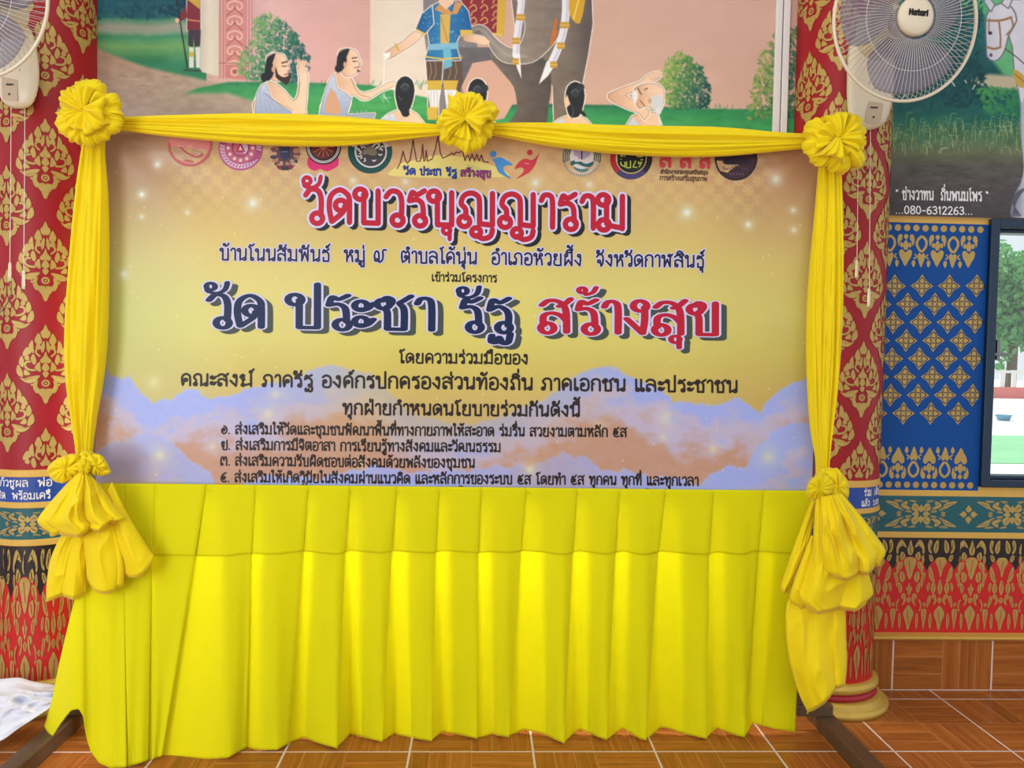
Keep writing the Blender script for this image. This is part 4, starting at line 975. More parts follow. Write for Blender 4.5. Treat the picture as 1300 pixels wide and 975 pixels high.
def paint_horse():
    c = Canvas(1085, -60, 1350, 300, 1.6, (40, 96, 96))
    c.poly([(1085,-60),(1350,-60),(1350,300),(1085,300)], ramp(1, [(-60,(24,90,96)),(30,(30,110,110)),(80,(28,92,96)),(125,(22,88,92)),(150,(32,104,90)),(175,(74,116,84)),(195,(104,114,86)),(212,(88,88,82)),(240,(80,76,78)),(300,(66,62,66))], 14, .05, 4, 6), 1)
    c.poly([(1215,10),(1250,20),(1262,80),(1290,100),(1350,96),(1350,-60),(1210,-60)], ramp(0, [(1210,(70,150,110)),(1260,(100,190,130)),(1350,(120,190,130))], 12, .07, 5), 6, 2)
    c.poly([(1232,104),(1256,94),(1300,98),(1350,96),(1350,116),(1262,112)], (196,188,160), 5, 2)
    c.foliage([(1100,30),(1130,-10),(1180,-30),(1240,-20),(1250,20),(1238,60),(1252,100),(1262,130),(1220,136),(1100,140)], [(12,60,66),(20,78,84),(34,100,98),(60,128,104)], 1100, 5, 21)
    c.foliage([(1240,110),(1300,114),(1350,112),(1350,150),(1250,146)], [(16,84,76),(40,130,84),(90,170,90)], 400, 4, 22)
    for i in range(260):
        q = np.random.RandomState(300+i); x = 1110+q.rand()*230; y = 158+q.rand()*40; L = 8+14*q.rand(); d = (q.rand()-.5)*22
        c.line([(x, y), (x+d*.3, y-L*.7), (x+d, y-L*.6-2)], ((170,184,112), (120,156,92), (208,206,150))[i % 3], .8, 3, al=.55)
    for i in range(120):
        q = np.random.RandomState(700+i); x = 1110+q.rand()*230; y = 208+q.rand()*60
        c.line([(x, y), (x+4+10*q.rand(), y+1)], ((110,106,100), (60,58,62))[i % 2], 1.2, al=.5)
    for (x, y, a, b) in ((1208,103,4,6),(1238,108,-3,5),(1225,102,2,3),(1146,124,6,-5)): c.line([(x, y), (x+a, y+b)], (214,220,214), 1.4)
    Wh = ramp(0, [(1250,(206,212,228)),(1275,(226,228,238)),(1350,(198,206,224))], 6, .1)
    c.poly([(1278,2),(1296,0),(1350,-20),(1350,250),(1310,240),(1300,200),(1296,130),(1288,90),(1286,60),(1280,40)], Wh, 1, 2, edge=((120,140,150), 1.2))
    c.poly([(1252,30),(1256,14),(1272,4),(1284,10),(1290,26),(1280,44),(1276,60),(1270,72),(1262,77),(1254,72),(1253,60)], Wh, 1, 2, edge=((110,130,140), 1.2))
    c.poly([(1250,2),(1252,-8),(1262,6),(1258,14)], Wh, .9, edge=((120,140,150), 1)); c.poly([(1272,4),(1282,-10),(1286,-4),(1280,10)], Wh, .9, edge=((120,140,150), 1))
    for (p, w) in (([(1254,26),(1270,26),(1284,22)], 3), ([(1254,60),(1262,62),(1270,60)], 3), ([(1268,26),(1270,44),(1270,60)], 2.4), ([(1284,24),(1286,34),(1278,44)], 2.4), ([(1256,24),(1255,40)], 1.6)): c.line(p, (178,140,104), w, 3); c.line(p, (130,96,72), .7, 3)
    c.ell(1257, 42, 2.6, 2.2, (60,40,70)); c.ell(1258, 70, 2, 2.4, (90,84,110)); c.line([(1276,62),(1290,72),(1310,90)], (90,80,76), 1.4, 3)
    c.poly([(1286,88),(1300,96),(1300,112),(1290,106)], (206,170,80), .9, 2); c.line([(1288,94),(1300,104)], (150,110,50), 1.2)
    c.poly([(1302,120),(1296,150),(1297,180),(1300,210),(1296,232),(1288,246),(1284,262),(1284,276),(1310,278),(1350,276),(1350,120)], ramp(0, [(1284,(120,124,140)),(1300,(190,196,212)),(1350,(200,206,220))], 8, .1), 1, 2)
    for k in range(6): c.line([(1302-k*2,238+k),(1290-k,256),(1286+k*2,274)], (84,88,104), 1.2, 3)
    return c

def mural(name, cv, x0, x1, z0, z1, label, res):
    Y = YW-0.022
    t = empty(name, ((x0+x1)/2, Y, z0), label, 'mural')
    nx, nz = int((x1-x0)/res)+1, int((z1-z0)/res)+1
    X, Z = np.meshgrid(np.linspace(x0, x1, nx), np.linspace(z1, z0, nz))
    V = np.stack([X, np.full_like(X, Y), Z], -1); px, py = proj(V)
    grid_mesh('painting', V, mat('mural_paint', rough=.6, spec=.3, vcol=True), t, cv.at(px, py), smooth=False)
    mb = MB(); mb.box(x0, x1, Y+.001, YW-.001, z0, z1)
    mb.build('backing_board', mat('board_edge', (150, 140, 130), .8, noise=.05), t)
    return t
zz_ = lambda px, py: at(px, py, YW-.022)[2]
ml = mural('temple_mural', paint_main(), -1.47, at(1030, 100, YW)[0], zz_(560, 192), zz_(560, -58), 'painted mural of kneeling men, a nobleman and an elephant above the yellow garland', .00218)
xs0, xs1 = at(985.0, 0, YW-.024)[0], at(1003.0, 0, YW-.024)[0]
mb = MB(); zlo, zhi = zz_(990, 200), zz_(990, -58); w3 = (xs1-xs0)
mb.box(xs0, xs0+w3*.46, YW-.036, YW-.022, zlo, zhi); mb.box(xs0+w3*.54, xs1, YW-.036, YW-.022, zlo, zhi)
o = mb.build('joint_strip', mat('pale_frame_paint', (226, 224, 226), .5, noise=.03), ml, bevel=.003); o['label'] = 'white vertical strip over the panel joint'
hm = mural('horse_mural', paint_horse(), 1.36, 2.6, z_gold_t+.001, zz_(1200, -58), 'painted mural of a white horse in dark greenery right of the pillar', .00218)
pr = Print(lambda x, y, l: at(x, y, YW-.022-.0006*l))
write(pr, '“ ช่างวาทน  ถิ่นพนมไพร ”', 1137, 253, 1255, 255.5, 11.5, [(0, 1.5, 0, 0, 1)])
write(pr, '...080-6312263...', 1137, 271, 1235, 272.5, 9.5, [(0, 1.5, 0, 0, 1)])
o = pr.mb.build('painter_signature', white_p, hm); o['label'] = 'white hand lettered name and telephone number'
# ------------------------------------------------------------------ steel stand and the printed vinyl banner
YB = 2.66
def bend(x, z):
    """slack in the vinyl: soft upright waves, and pulls from the two top corners."""
    d = .004*np.sin(x*5.1+.6)+.0025*np.sin(x*11.3+z*2.2)+.003*np.sin(z*5.0+x*1.4)
    for cx, cz, s in ((1.15, 2.03, 1), (-1.27, 2.03, -1)):
        r = np.hypot(x-cx, z-cz); a = np.arctan2(cz-z, (cx-x)*s)
        d = d+.0030*np.sin(a*13+s+2*np.sin(3*a))*np.exp(-(r/.42)**2)*sstep(.02, .2, r)
    return d+.0011*np.sin(z*95+3*np.sin(x*3.7))*np.exp(-((z-1.985)/.06)**2)*(.4+.6*np.sin(x*2.1+1)**2)
BX0, BX1, BZ0, BZ1 = -1.275, 1.15, .835, 2.03
STEEL = mat('stand_steel', (104, 82, 62), .45, metal=.35, noise=.15, nscale=12)
st = empty('banner_stand', ((BX0+BX1)/2, YB+.04, 0), 'grey brown steel stand carrying the banner, its two feet on the tiles', 'stand')
fx0, fx1 = at(62, 950, floor_y(62, 950))[0], 1.243
for (x, yn) in ((fx0, 2.20), (fx1, 2.16)):
    mb = MB(); mb.box(x-.03, x+.03, yn, 3.0 if x < 0 else 2.96, .0, .055)
    mb.build('foot', STEEL, st, bevel=.006)
for x in (BX0-.0, BX1+.0):
    mb = MB(); mb.box(x-.018, x+.018, YB+.022, YB+.058, .0965, 2.07); mb.build('post', STEEL, st, bevel=.003)
for x, e in ((BX0, fx0), (BX1, fx1)):
    mb = MB(); mb.box(min(x, e)-.018, max(x, e)+.018, YB+.022, YB+.058, .055, .095); mb.build('foot_link', STEEL, st, bevel=.003)
for z, nme in ((2.05, 'top_rail'), (.86, 'middle_rail')):
    mb = MB(); mb.box(BX0, BX1, YB+.024, YB+.056, z-.016, z+.016); mb.build(nme, STEEL, st, bevel=.003)

def diaper(px, py):
    """strength of the faint woven-flower print."""
    u = (px-200)/25.0; v = (py-228-(px-200)*.018)/25.0
    a = u+v; b = u-v
    fa = np.abs(a-np.round(a)); fb = np.abs(b-np.round(b))
    ln = np.minimum(fa, fb)
    g = (np.abs(ln-.06) < .035)*.6
    du = u-np.floor(u)-.5; dv = v-np.floor(v)-.5
    for ou, ov in ((0, 0), (.5, .5), (.5, -.5), (-.5, .5), (-.5, -.5)):
        for k, (sx, sy) in enumerate(((.17, 0), (-.17, 0), (0, .17), (0, -.17), (0, 0))):
            r = np.abs(du-ou-sx)+np.abs(dv-ov-sy); g = np.maximum(g, (np.abs(r-.10) < .03)*1.0)
    m = sstep(196, 250, px)*sstep(1010, 940, px)*sstep(330, 215, py)
    mid = 1-.55*np.exp(-((px-590)/170)**2)
    return g*m*mid
def banner_col(px, py):
    t = np.clip((py-170)/450.0, 0, 1)
    def rmp(stops):
        ps = [p for p, _ in stops]; cs = np.array([c for _, c in stops], float)
        return np.stack([np.interp(py, ps, cs[:, i]) for i in range(3)], -1)
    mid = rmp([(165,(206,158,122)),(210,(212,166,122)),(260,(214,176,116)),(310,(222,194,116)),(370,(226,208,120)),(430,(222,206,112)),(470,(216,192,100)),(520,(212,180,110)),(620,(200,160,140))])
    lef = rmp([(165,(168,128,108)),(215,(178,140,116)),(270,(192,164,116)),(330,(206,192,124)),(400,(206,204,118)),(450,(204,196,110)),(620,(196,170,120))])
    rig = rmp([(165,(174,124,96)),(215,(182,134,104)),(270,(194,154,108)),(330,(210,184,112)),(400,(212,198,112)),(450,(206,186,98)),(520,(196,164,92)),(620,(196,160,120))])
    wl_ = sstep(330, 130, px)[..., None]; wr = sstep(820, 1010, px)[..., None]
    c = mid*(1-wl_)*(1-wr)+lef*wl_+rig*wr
    c = c+np.array([-14, -10, 2.])*((fbm(px/90, py/140, 3)-.5)*1.4)[..., None]
    c = c+(np.array([232, 204, 130])-c)*(diaper(px, py)*.6)[..., None]
    # clouds
    top = np.interp(px, [118,134,140,165,178,195,215,228,245,262,290,320,352,385,420,470,520,600,690,720,742,768,800,840,858,885,905,935,950,965,985,1005,1025,1050],
                        [452,462,474,477,494,509,504,494,492,500,500,490,484,474,462,470,520,540,505,484,468,463,474,490,508,510,513,502,512,520,496,484,478,474])
    top = top+10*(fbm(px/15, py/15, 21)-.5)+7*(fbm(px/5, py/5, 22)-.5)
    cov = sstep(0, 5, py-top)
    soft = .72*np.clip(1-np.exp(-((px-560)/150)**2)*sstep(620, 500, py), 0, 1)+.28
    bil = np.interp(px, [118,150,170,205,228,242,262,275,300,340,400,470,540,600,690,715,745,765,800,830,860,885,915,925,945,965,985,1005,1050],
                        [575,556,550,548,565,585,592,612,616,600,606,590,600,594,586,574,578,596,592,604,603,612,596,586,592,560,545,535,530])
    bil = bil+12*(fbm(px/14, py/14, 41)-.5)+6*(fbm(px/5, py/5, 42)-.5)
    c = c*np.array([.95, .985, .97])
    LB, LL, LP = np.array([158, 172, 234.]), np.array([186, 178, 206.]), np.array([190, 148, 126.])
    def puffy(edge, reach, seed):
        d = (py-edge)/reach+.9*(fbm(px/46, py/26, seed)-.5)+.5*(fbm(px/14, py/10, seed+3)-.5)
        w1 = sstep(.25, .62, d)[..., None]; w2 = sstep(.62, 1.15, d)[..., None]
        k = LB*(1-w1)+LL*w1; k = k*(1-w2)+LP*w2
        rim = np.exp(-((py-edge)/3.0)**2)*.30+.16*(fbm(px/9, py/7, seed+5)-.5)
        return k+(np.array([216, 220, 246])-k)*np.clip(rim, -.2, 1)[..., None]
    cl = puffy(top, 74, 33); cl2 = puffy(bil, 120, 53)
    s2 = (sstep(0, 4, py-bil)*(.55+.45*np.abs(np.sin(px/170.0+2.2))**.7))[..., None]
    cl = cl*(1-s2)+cl2*s2
    c = c*(1-cov*soft)[..., None]+cl*(cov*soft)[..., None]
    # printed sparkles
    for (x, y, r, w) in ((180,247,7,.9),(200,209,8,.8),(180,275,5,.6),(157,348,8,.8),(238,270,5,.6),(321,258,10,.8),(448,229,7,.6),(515,231,7,.6),(680,232,9,.7),(748,234,7,.6),(872,270,10,.9),(950,285,7,.9),(985,227,8,.5),(1007,267,6,.7),(1008,292,6,.7),(985,228,12,.4),
                         (195,485,12,.5),(203,578,14,.6),(340,525,14,.5),(350,500,10,.4),(460,590,9,.5),(673,596,12,.6),(845,530,14,.5),(842,555,8,.4),(905,570,9,.5),(270,567,9,.4),(975,580,16,.5),(760,540,8,.4)):
        d = np.hypot(px-x, py-y); g = w*(np.exp(-(d/r)**2)*.55+np.exp(-(d/(r*.4))**2)*.6)
        tint = np.array([222, 236, 226.]) if y < 450 else np.array([228, 224, 170.])
        c = c+(tint-c)*np.clip(g, 0, 1)[..., None]
    q = np.random.RandomState(8)
    for i in range(90):
        x, y = 140+q.rand()*890, 190+q.rand()*420; d = np.hypot(px-x, py-y); m = d < 3
        if m.any(): c[m] = c[m]+(np.array([240, 226, 176])-c[m])*(.7*np.exp(-(d[m]/1.1)**2))[..., None]
    return c
res = .0029
X, Z = np.meshgrid(np.linspace(BX0, BX1, int((BX1-BX0)/res)), np.linspace(BZ1, BZ0, int((BZ1-BZ0)/res)))
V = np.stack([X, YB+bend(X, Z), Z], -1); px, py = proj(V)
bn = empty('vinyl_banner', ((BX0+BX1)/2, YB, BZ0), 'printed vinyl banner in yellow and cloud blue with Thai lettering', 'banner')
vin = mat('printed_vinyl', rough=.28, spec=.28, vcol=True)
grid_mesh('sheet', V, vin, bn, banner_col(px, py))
def onb(x, y, l):
    p = at(x, y, YB); return (p[0], YB+float(bend(np.float64(p[0]), np.float64(p[2])))-.0007*l, p[2])

halo_m = mat('print_halo', (206, 204, 236), .45, spec=.3, noise=.02); shad_m = mat('print_black', (22, 28, 32), .45, spec=.3, noise=.05)
redt = mat('print_crimson', (182, 14, 46), .45, spec=.3, noise=.04); navy = mat('print_navy', (6, 30, 74), .45, spec=.3, noise=.04); deep = mat('print_deep_navy', (28, 26, 70), .45, spec=.3, noise=.04)
blk = mat('print_brown_black', (44, 32, 28), .45, spec=.3, noise=.05); drop_m = mat('print_grey_shadow', (66, 76, 70), .45, spec=.3, noise=.05)
def lines(name, mats, jobs, label=None):
    pr = Print(onb)
    for j in jobs: write(pr, *j[0], **j[1])
    o = pr.mb.build(name, mats, bn)
    if label: o['label'] = label
K = lambda *a, **k: (a, k)
lines('temple_name_lettering', [shad_m, halo_m, redt], [K('วัดบวรบุญญาราม', 387, 281.5, 796, 290.5, 41, [(0, 11.5, 5.2, 3.6, 1), (1, 12.2, 0, 0, 2), (2, 6.9, 0, 0, 3)], loop=1.5)], 'crimson temple name with pale halo and black shadow')
SL = [(0, 11, 8.5, 4.5, 1), (1, 10.6, 0, 0, 2), (2, 6.6, 0, 0, 3)]
NB = (1.28, .62)
def bold(txt, x0, y0, x1, y1, mi):
    return K(txt, x0, y0, x1, y1, 40, [(0, 10.5, 8, 4.5, 1), (1, 11.8, 0, 0, 2), (mi, 7.4, 0, 0, 3)], nib=NB, loop=1.5)
lines('project_lettering', [drop_m, halo_m, navy, redt], [bold('วัด', 264, 414, 338, 415.5, 2), bold('ประชา', 368, 415.5, 553, 419, 2), bold('รัฐ', 584, 419.5, 652, 420.5, 2), bold('สร้างสุข', 686, 421, 913, 425, 3)], 'large headline in navy and crimson with pale halo')
lines('address_lettering', [halo_m, deep], [K('บ้านโนนสัมพันธ์  หมู่ ๗  ตำบลไค้นุ่น  อำเภอห้วยผึ้ง  จังหวัดกาฬสินธุ์', 279, 329.5, 894, 339.5, 14.5, [(0, 5.0, 0, 0, 1), (1, 2.4, 0, 0, 2)])], 'navy address line with pale halo')
b1 = lambda t, x0, y0, x1, y1, h, w: K(t, x0, y0, x1, y1, h, [(0, w, 0, 0, 1)])
lines('body_lettering', [blk], [
    b1('เข้าร่วมโครงการ', 548, 356.5, 631, 358, 8.2, 1.7), b1('โดยความร่วมมือของ', 507, 460.5, 671, 462, 12.0, 2.4),
    b1('คณะสงฆ์ ภาครัฐ องค์กรปกครองส่วนท้องถิ่น ภาคเอกชน และประชาชน', 230, 489, 937, 498, 14.5, 2.9),
    b1('ทุกฝ่ายกำหนดนโยบายร่วมกันดังนี้', 436, 525.5, 737, 528.5, 13.5, 2.7),
    b1('๑. ส่งเสริมให้วัดและชุมชนพัฒนาพื้นที่ทางกายภาพให้สะอาด ร่มรื่น สวยงามตามหลัก ๕ส', 281, 550.5, 796, 554.5, 10.6, 2.05),
    b1('๒. ส่งเสริมการมีจิตอาสา การเรียนรู้ทางสังคมและวัฒนธรรม', 281, 570.5, 636, 573.5, 10.6, 2.05),
    b1('๓. ส่งเสริมความรับผิดชอบต่อสังคมด้วยพลังของชุมชน', 280, 590.5, 603, 593.5, 10.6, 2.05),
    b1('๔. ส่งเสริมให้เกิดวินัยในสังคมผ่านแนวคิด และหลักการของระบบ ๕ส โดยทำ ๕ส ทุกคน ทุกที่ และทุกเวลา', 280, 611.5, 886, 616, 10.6, 2.05)], 'dark brown lettering in the body of the banner')

# ---- the row of printed emblems along the top
EM = {}
def pm(rgb): return mat('print_%d_%d_%d' % rgb, rgb, .45, spec=.3, noise=.06, nscale=80)
def emblem(label, fn):
    pr = Print(onb); cols = []
    def m(rgb):
        if rgb not in cols: cols.append(rgb)
        return cols.index(rgb)
    fn(pr, m)
    o = pr.mb.build('printed_emblem', [pm(c) for c in cols], bn); o['label'] = label
def e1(p, m):
    x, y, r = 240.6, 183, 28
    p.circle(x, y, r, m((208, 128, 122)), 1, 32); p.ring(x, y, r*.9, r, m((190, 92, 96)), 2, 32)
    q = np.random.RandomState(2)
    for i in range(26):
        a, d = q.rand()*6.28, q.rand()**.5*r*.8; L = 3+7*q.rand(); X, Y = x+d*math.cos(a), y+d*math.sin(a)
        if abs(X-x)+L < r*.85: p.stroke([(X, Y), (X+L, Y+.6)], .9, m((222, 168, 160)), 2)
    p.stroke([(x-12, y+4), (x-2, y+12), (x+10, y+16), (x+16, y+12)], 2, m((184, 78, 88)), 3, sm=3); p.stroke([(x-6, y+20), (x+4, y+22)], 1.5, m((184, 78, 88)), 3)
def e2(p, m):
    x, y, r = 305, 187.5, 28.5
    p.circle(x, y, r, m((176, 84, 132)), 1, 32); p.ring(x, y, r*.72, r*.92, m((214, 178, 202)), 2, 32)
    for k in range(36): a = k*PI/18; p.stroke([(x+r*.77*math.cos(a), y+r*.77*math.sin(a)), (x+r*.87*math.cos(a+.06), y+r*.87*math.sin(a+.06))], 1.1, m((150, 60, 120)), 3)
    p.circle(x, y, r*.68, m((196, 104, 128)), 3, 28)
    for k in range(12): a = k*PI/6; p.circle(x+r*.55*math.cos(a), y+r*.55*math.sin(a), 2.2, m((232, 206, 214)), 4, 8)
    p.circle(x, y, r*.40, m((216, 190, 214)), 4, 20); p.ring(x, y, r*.34, r*.40, m((140, 60, 120)), 5, 20)
    p.poly([(x, y-8), (x+6, y+5), (x-6, y+5)], m((172, 60, 92)), 5); p.poly([(x, y-3), (x+2.5, y+3), (x-2.5, y+3)], m((230, 206, 214)), 6)
def e3(p, m):
    x, y = 362, 195
    for k in range(22):
        a = k*2*PI/22; c = [(110, 70, 80), (176, 130, 96), (70, 60, 84), (196, 160, 130)][k % 4]
        p.poly(smooth_pts([(x+9*math.cos(a), y+9*math.sin(a)), (x+15*math.cos(a+.25), y+15*math.sin(a+.25)), (x+20*math.cos(a+.05), y+20*math.sin(a+.05)), (x+15*math.cos(a-.2), y+15*math.sin(a-.2))], 3, True), m(c), 1)
    p.circle(x, y, 11, m((92, 64, 74)), 2, 18); p.poly([(x-6, y-7), (x+6, y-7), (x+6, y+5), (x, y+9), (x-6, y+5)], m((44, 50, 90)), 3); p.stroke([(x-4, y-2), (x+4, y-2)], 1, m((120, 120, 150)), 4)
    p.poly([(x-12, y+15), (x+12, y+15), (x+8, y+20), (x-8, y+20)], m((120, 40, 60)), 2); p.poly([(x-4, y+16), (x+4, y+16), (x+5, y+21), (x-5, y+21)], m((50, 44, 60)), 3)
def e4(p, m):
    x, y, r = 411, 187, 22.5
    p.poly(smooth_pts([(x-18, y+12), (x-20, y+24), (x-12, y+30), (x-4, y+28), (x+4, y+31), (x+12, y+28), (x+19, y+23), (x+17, y+12), (x, y+20)], 3, True), m((206, 36, 104)), 1)
    p.circle(x, y, r, m((38, 32, 44)), 2, 30); p.ring(x, y, r*.80, r*.92, m((226, 214, 210)), 3, 30); p.ring(x, y, r*.84, r*.88, m((90, 80, 96)), 4, 30); p.circle(x, y, r*.70, m((96, 40, 36)), 3, 24)
    for k in range(12): a = k*PI/6; p.stroke([(x+4*math.cos(a), y+4*math.sin(a)), (x+13*math.cos(a), y+13*math.sin(a))], 1.4, m((170, 96, 60)), 4)
    p.circle(x, y, 4, m((190, 120, 70)), 5, 12)
def e5(p, m):
    x, y, r = 470, 192.5, 28
    p.ring(x, y, r*.70, r, m((20, 72, 72)), 1, 40, -.25, PI+.25); p.ring(x, y, r*.60, r*.86, m((206, 200, 196)), .6, 40, PI+.2, 2*PI-.2)
    p.circle(x+1, y+.5, 20.5, m((206, 204, 206)), 2, 30); p.circle(x+1, y+.5, 18.5, m((60, 58, 62)), 3, 30)
    q = np.random.RandomState(4)
    for i in range(22):
        a, d = q.rand()*6.28, q.rand()**.5*15; X, Y = x+1+d*math.cos(a), y+d*math.sin(a); b = q.rand()*6.28
        p.stroke([(X, Y), (X+3*math.cos(b), Y+3*math.sin(b)), (X+3*math.cos(b)+2*math.cos(b+1.3), Y+3*math.sin(b)+2*math.sin(b+1.3))], 1.5, m((208, 206, 202)), 4, sm=2)
    p.poly(smooth_pts([(x-8, y-2), (x-2, y-6), (x+6, y-4), (x+9, y+3), (x+4, y+6), (x-4, y+4), (x-9, y+5)], 3, True), m((122, 112, 96)), 5); p.stroke([(x+4, y-6), (x+9, y-10), (x+12, y-6), (x+8, y-4)], 2, m((214, 210, 204)), 6, sm=3)
def e6(p, m):
    g = (40, 84, 72); ye = (214, 196, 168)
    pt = lambda X, Y: (300+X/4.0625, Y/4.0625)
    p.poly(smooth_pts([(494, 223), (500, 214), (512, 206), (530, 203), (556, 197), (590, 200), (616, 207), (634, 214), (646, 224), (600, 226), (540, 226)], 3, True), m((222, 208, 122)), 1)
    p.poly(smooth_pts([(520, 223), (530, 212), (556, 206), (590, 208), (610, 214), (620, 223)], 3, True), m((196, 200, 120)), 2)
    sp = [(830,870),(846,840),(860,780),(872,826),(882,842),(895,828),(905,770),(912,722),(920,780),(930,832),(948,832),(956,800),(961,745),(967,832),(974,826),(979,775),(986,832),(1010,820),(1026,770),(1040,700),(1052,790),(1064,816),(1100,800),(1112,790),(1122,800),(1134,785),(1150,790),(1165,775),(1180,830),(1192,790),(1204,832),(1216,795),(1228,832),(1240,796),(1252,832),(1264,800),(1274,834),(1300,838)]
    p.stroke([pt(a, b) for a, b in sp], 1.15, m((96, 40, 44)), 3)
def e6b(p, m):
    q = lambda X, Y: (580+X/4.0625, Y/4.0625)
    b = m((66, 140, 206)); r = m((196, 52, 66))
    p.circle(*q(188, 796), 4.1, b, 2, 16); p.poly(smooth_pts([q(178, 812), q(186, 822), q(216, 812), q(250, 822), q(288, 850), q(262, 852), q(240, 862), q(246, 888), q(280, 921), q(240, 905), q(212, 884), q(200, 850), q(190, 832)], 3, True), b, 2)
    p.circle(*q(376, 786), 3.6, r, 2, 16); p.poly(smooth_pts([q(426, 784), q(416, 812), q(400, 856), q(370, 890), q(306, 922), q(336, 896), q(346, 872), q(326, 862), q(298, 872), q(320, 836), q(352, 818), q(386, 826), q(410, 808)], 3, True), r, 2)
    p.stroke([q(236, 812), q(262, 830)], .7, m((196, 214, 230)), 3); p.stroke([q(350, 842), q(372, 846)], .7, m((226, 180, 180)), 3)
def e7(p, m):
    x, y, r = 738.6, 199, 25
    g = m((52, 84, 72))
    p.circle(x, y, r, m((206, 186, 164)), 1, 32)
    for k in range(4): p.ring(x, y, r*(.62+.1*k), r*(.67+.1*k), g, 2, 32, PI-.3, 2*PI+.3)
    for k in range(24): a = .2+k*(PI-.4)/23; p.stroke([(x+r*.9*math.cos(a), y+r*.9*math.sin(a)), (x+r*.98*math.cos(a), y+r*.98*math.sin(a))], .9, m((92, 110, 70)), 3)
    p.circle(x, y, r*.62, m((222, 216, 214)), 3, 24)
    p.poly(smooth_pts([(x-14, y+6), (x-5, y+4), (x+5, y+9), (x+15, y+6), (x+12, y+12), (x+4, y+13), (x-6, y+9), (x-13, y+11)], 3, True), m((44, 104, 106)), 4)
    p.poly(smooth_pts([(x-10, y+13), (x, y+16), (x+9, y+15), (x+4, y+19), (x-5, y+18)], 3, True), m((70, 128, 126)), 4)
    for s in (-1, 1): p.poly(smooth_pts([(x+s*1, y+3), (x+s*9, y-1), (x+s*10, y-10), (x+s*2, y-9)], 4, True), m((176, 164, 196)), 5)
    p.stroke([(x, y-14), (x, y+3)], 1.6, g, 6)
def e8(p, m):
    x, y, r = 801, 201.5, 26.5
    p.ring(x, y, r*.72, r, m((172, 40, 52)), 1, 20, PI*.75, PI*1.5); p.ring(x, y, r*.72, r, m((40, 30, 44)), 1, 20, -PI*.5, PI*.25); p.ring(x, y, r*.72, r, m((66, 60, 104)), 1.2, 20, PI*.25, PI*.75)
    p.circle(x, y, r*.74, m((196, 176, 120)), 2, 28); p.circle(x, y, r*.69, m((28, 34, 30)), 3, 28)
    yl = m((190, 196, 84))
    for P in ([(x-14, y-2), (x+14, y-2)], [(x-8, y-12), (x-8, y-3)], [(x+8, y-12), (x+8, y-3)], [(x-8, y-8), (x+8, y-8)], [(x-13, y+1), (x-13, y+8), (x-8, y+11), (x-8, y+2)], [(x-6, y+2), (x-6, y+12), (x-1, y+12), (x-1, y+1)], [(x+2, y+3), (x+6, y+2), (x+2, y+11), (x+7, y+12)], [(x+14, y+2), (x+9, y+2), (x+9, y+7), (x+13, y+5), (x+10, y+11)]): p.stroke(P, 1.4, yl, 4)
    for s in (-1, 1): p.poly(smooth_pts([(x+s*12, y-9), (x+s*14, y-4), (x+s*12, y-2), (x+s*10, y-4)], 3, True), yl, 4)
def e9(p, m):
    x, y, r = 933.5, 202.5, 27
    p.circle(x, y, r, m((62, 40, 52)), 1, 32); p.ring(x, y, r*.93, r, m((36, 26, 40)), 2, 32)
    p.poly(smooth_pts([(x-16, y+2), (x, y-3), (x+18, y+1), (x+14, y+6), (x-12, y+7)], 3, True), m((44, 34, 48)), 2)
    for k in range(9): p.stroke([(x-16+k*3.6, y+10+2*math.sin(k)), (x-14+k*3.6, y+12+2*math.sin(k+1))], 1, m((100, 66, 78)), 3)
    p.stroke([(x-20, y-6), (x-6, y-8), (x+20, y-5)], 1, m((120, 70, 78)), 3, sm=3)
    for k in range(5): p.stroke([(x-8+k*4, y+18), (x-6+k*4, y+20)], 1, m((120, 84, 92)), 3)
emblem('pale red round seal', e1); emblem('pink and purple round wheel seal', e2); emblem('small dark wreath crest', e3); emblem('black and white wheel seal over pink ribbon', e4)
emblem('silver lion seal in dark green ring', e5); emblem('brown spire line over yellow glow', e6); emblem('blue and red figures forming a heart', e6b)
emblem('green leaf and water seal', e7); emblem('red, black and navy ringed seal', e8); emblem('dark maroon round seal', e9)
lines('emblem_lettering', [pm((36, 60, 140)), pm((132, 36, 110)), pm((196, 70, 72)), pm((96, 66, 50))], [
    K('วัด', 513, 221.5, 528, 221.8, 7.6, [(0, 2.2, 0, 0, 4)]), K('ประชา', 533.5, 222, 560, 222.6, 7.6, [(0, 2.2, 0, 0, 4)]), K('รัฐ', 567, 223, 580, 223.3, 7.6, [(0, 2.2, 0, 0, 4)]), K('สร้างสุข', 585, 224, 623, 225, 7.6, [(1, 2.2, 0, 0, 4)]),
    K('ส', 837, 212, 852, 212.4, 16, [(2, 4.2, 0, 0, 2)]), K('ส', 863, 212.6, 877, 213, 16, [(2, 4.2, 0, 0, 2)]), K('ส', 888, 213.2, 901, 213.6, 16, [(2, 4.2, 0, 0, 2)]),
    K('สำนักงานกองทุนสนับสนุน', 838, 221, 898, 222, 4.0, [(3, 1.0, 0, 0, 2)]), K('การสร้างเสริมสุขภาพ', 837, 229, 897, 230.5, 4.6, [(3, 1.0, 0, 0, 2)])], 'small blue, purple and red lettering among the emblems')
for x, y in ((387, 614.5), (585, 619), (822, 622.5)):
    p = onb(x, y, 2); mb = MB(); mb.lathe([(.0035, .0), (.006, .002), (.0085, .0)], p, axis=(0, -1, 0), n=16); mb.build('eyelet', STEEL, bn, smooth=True)
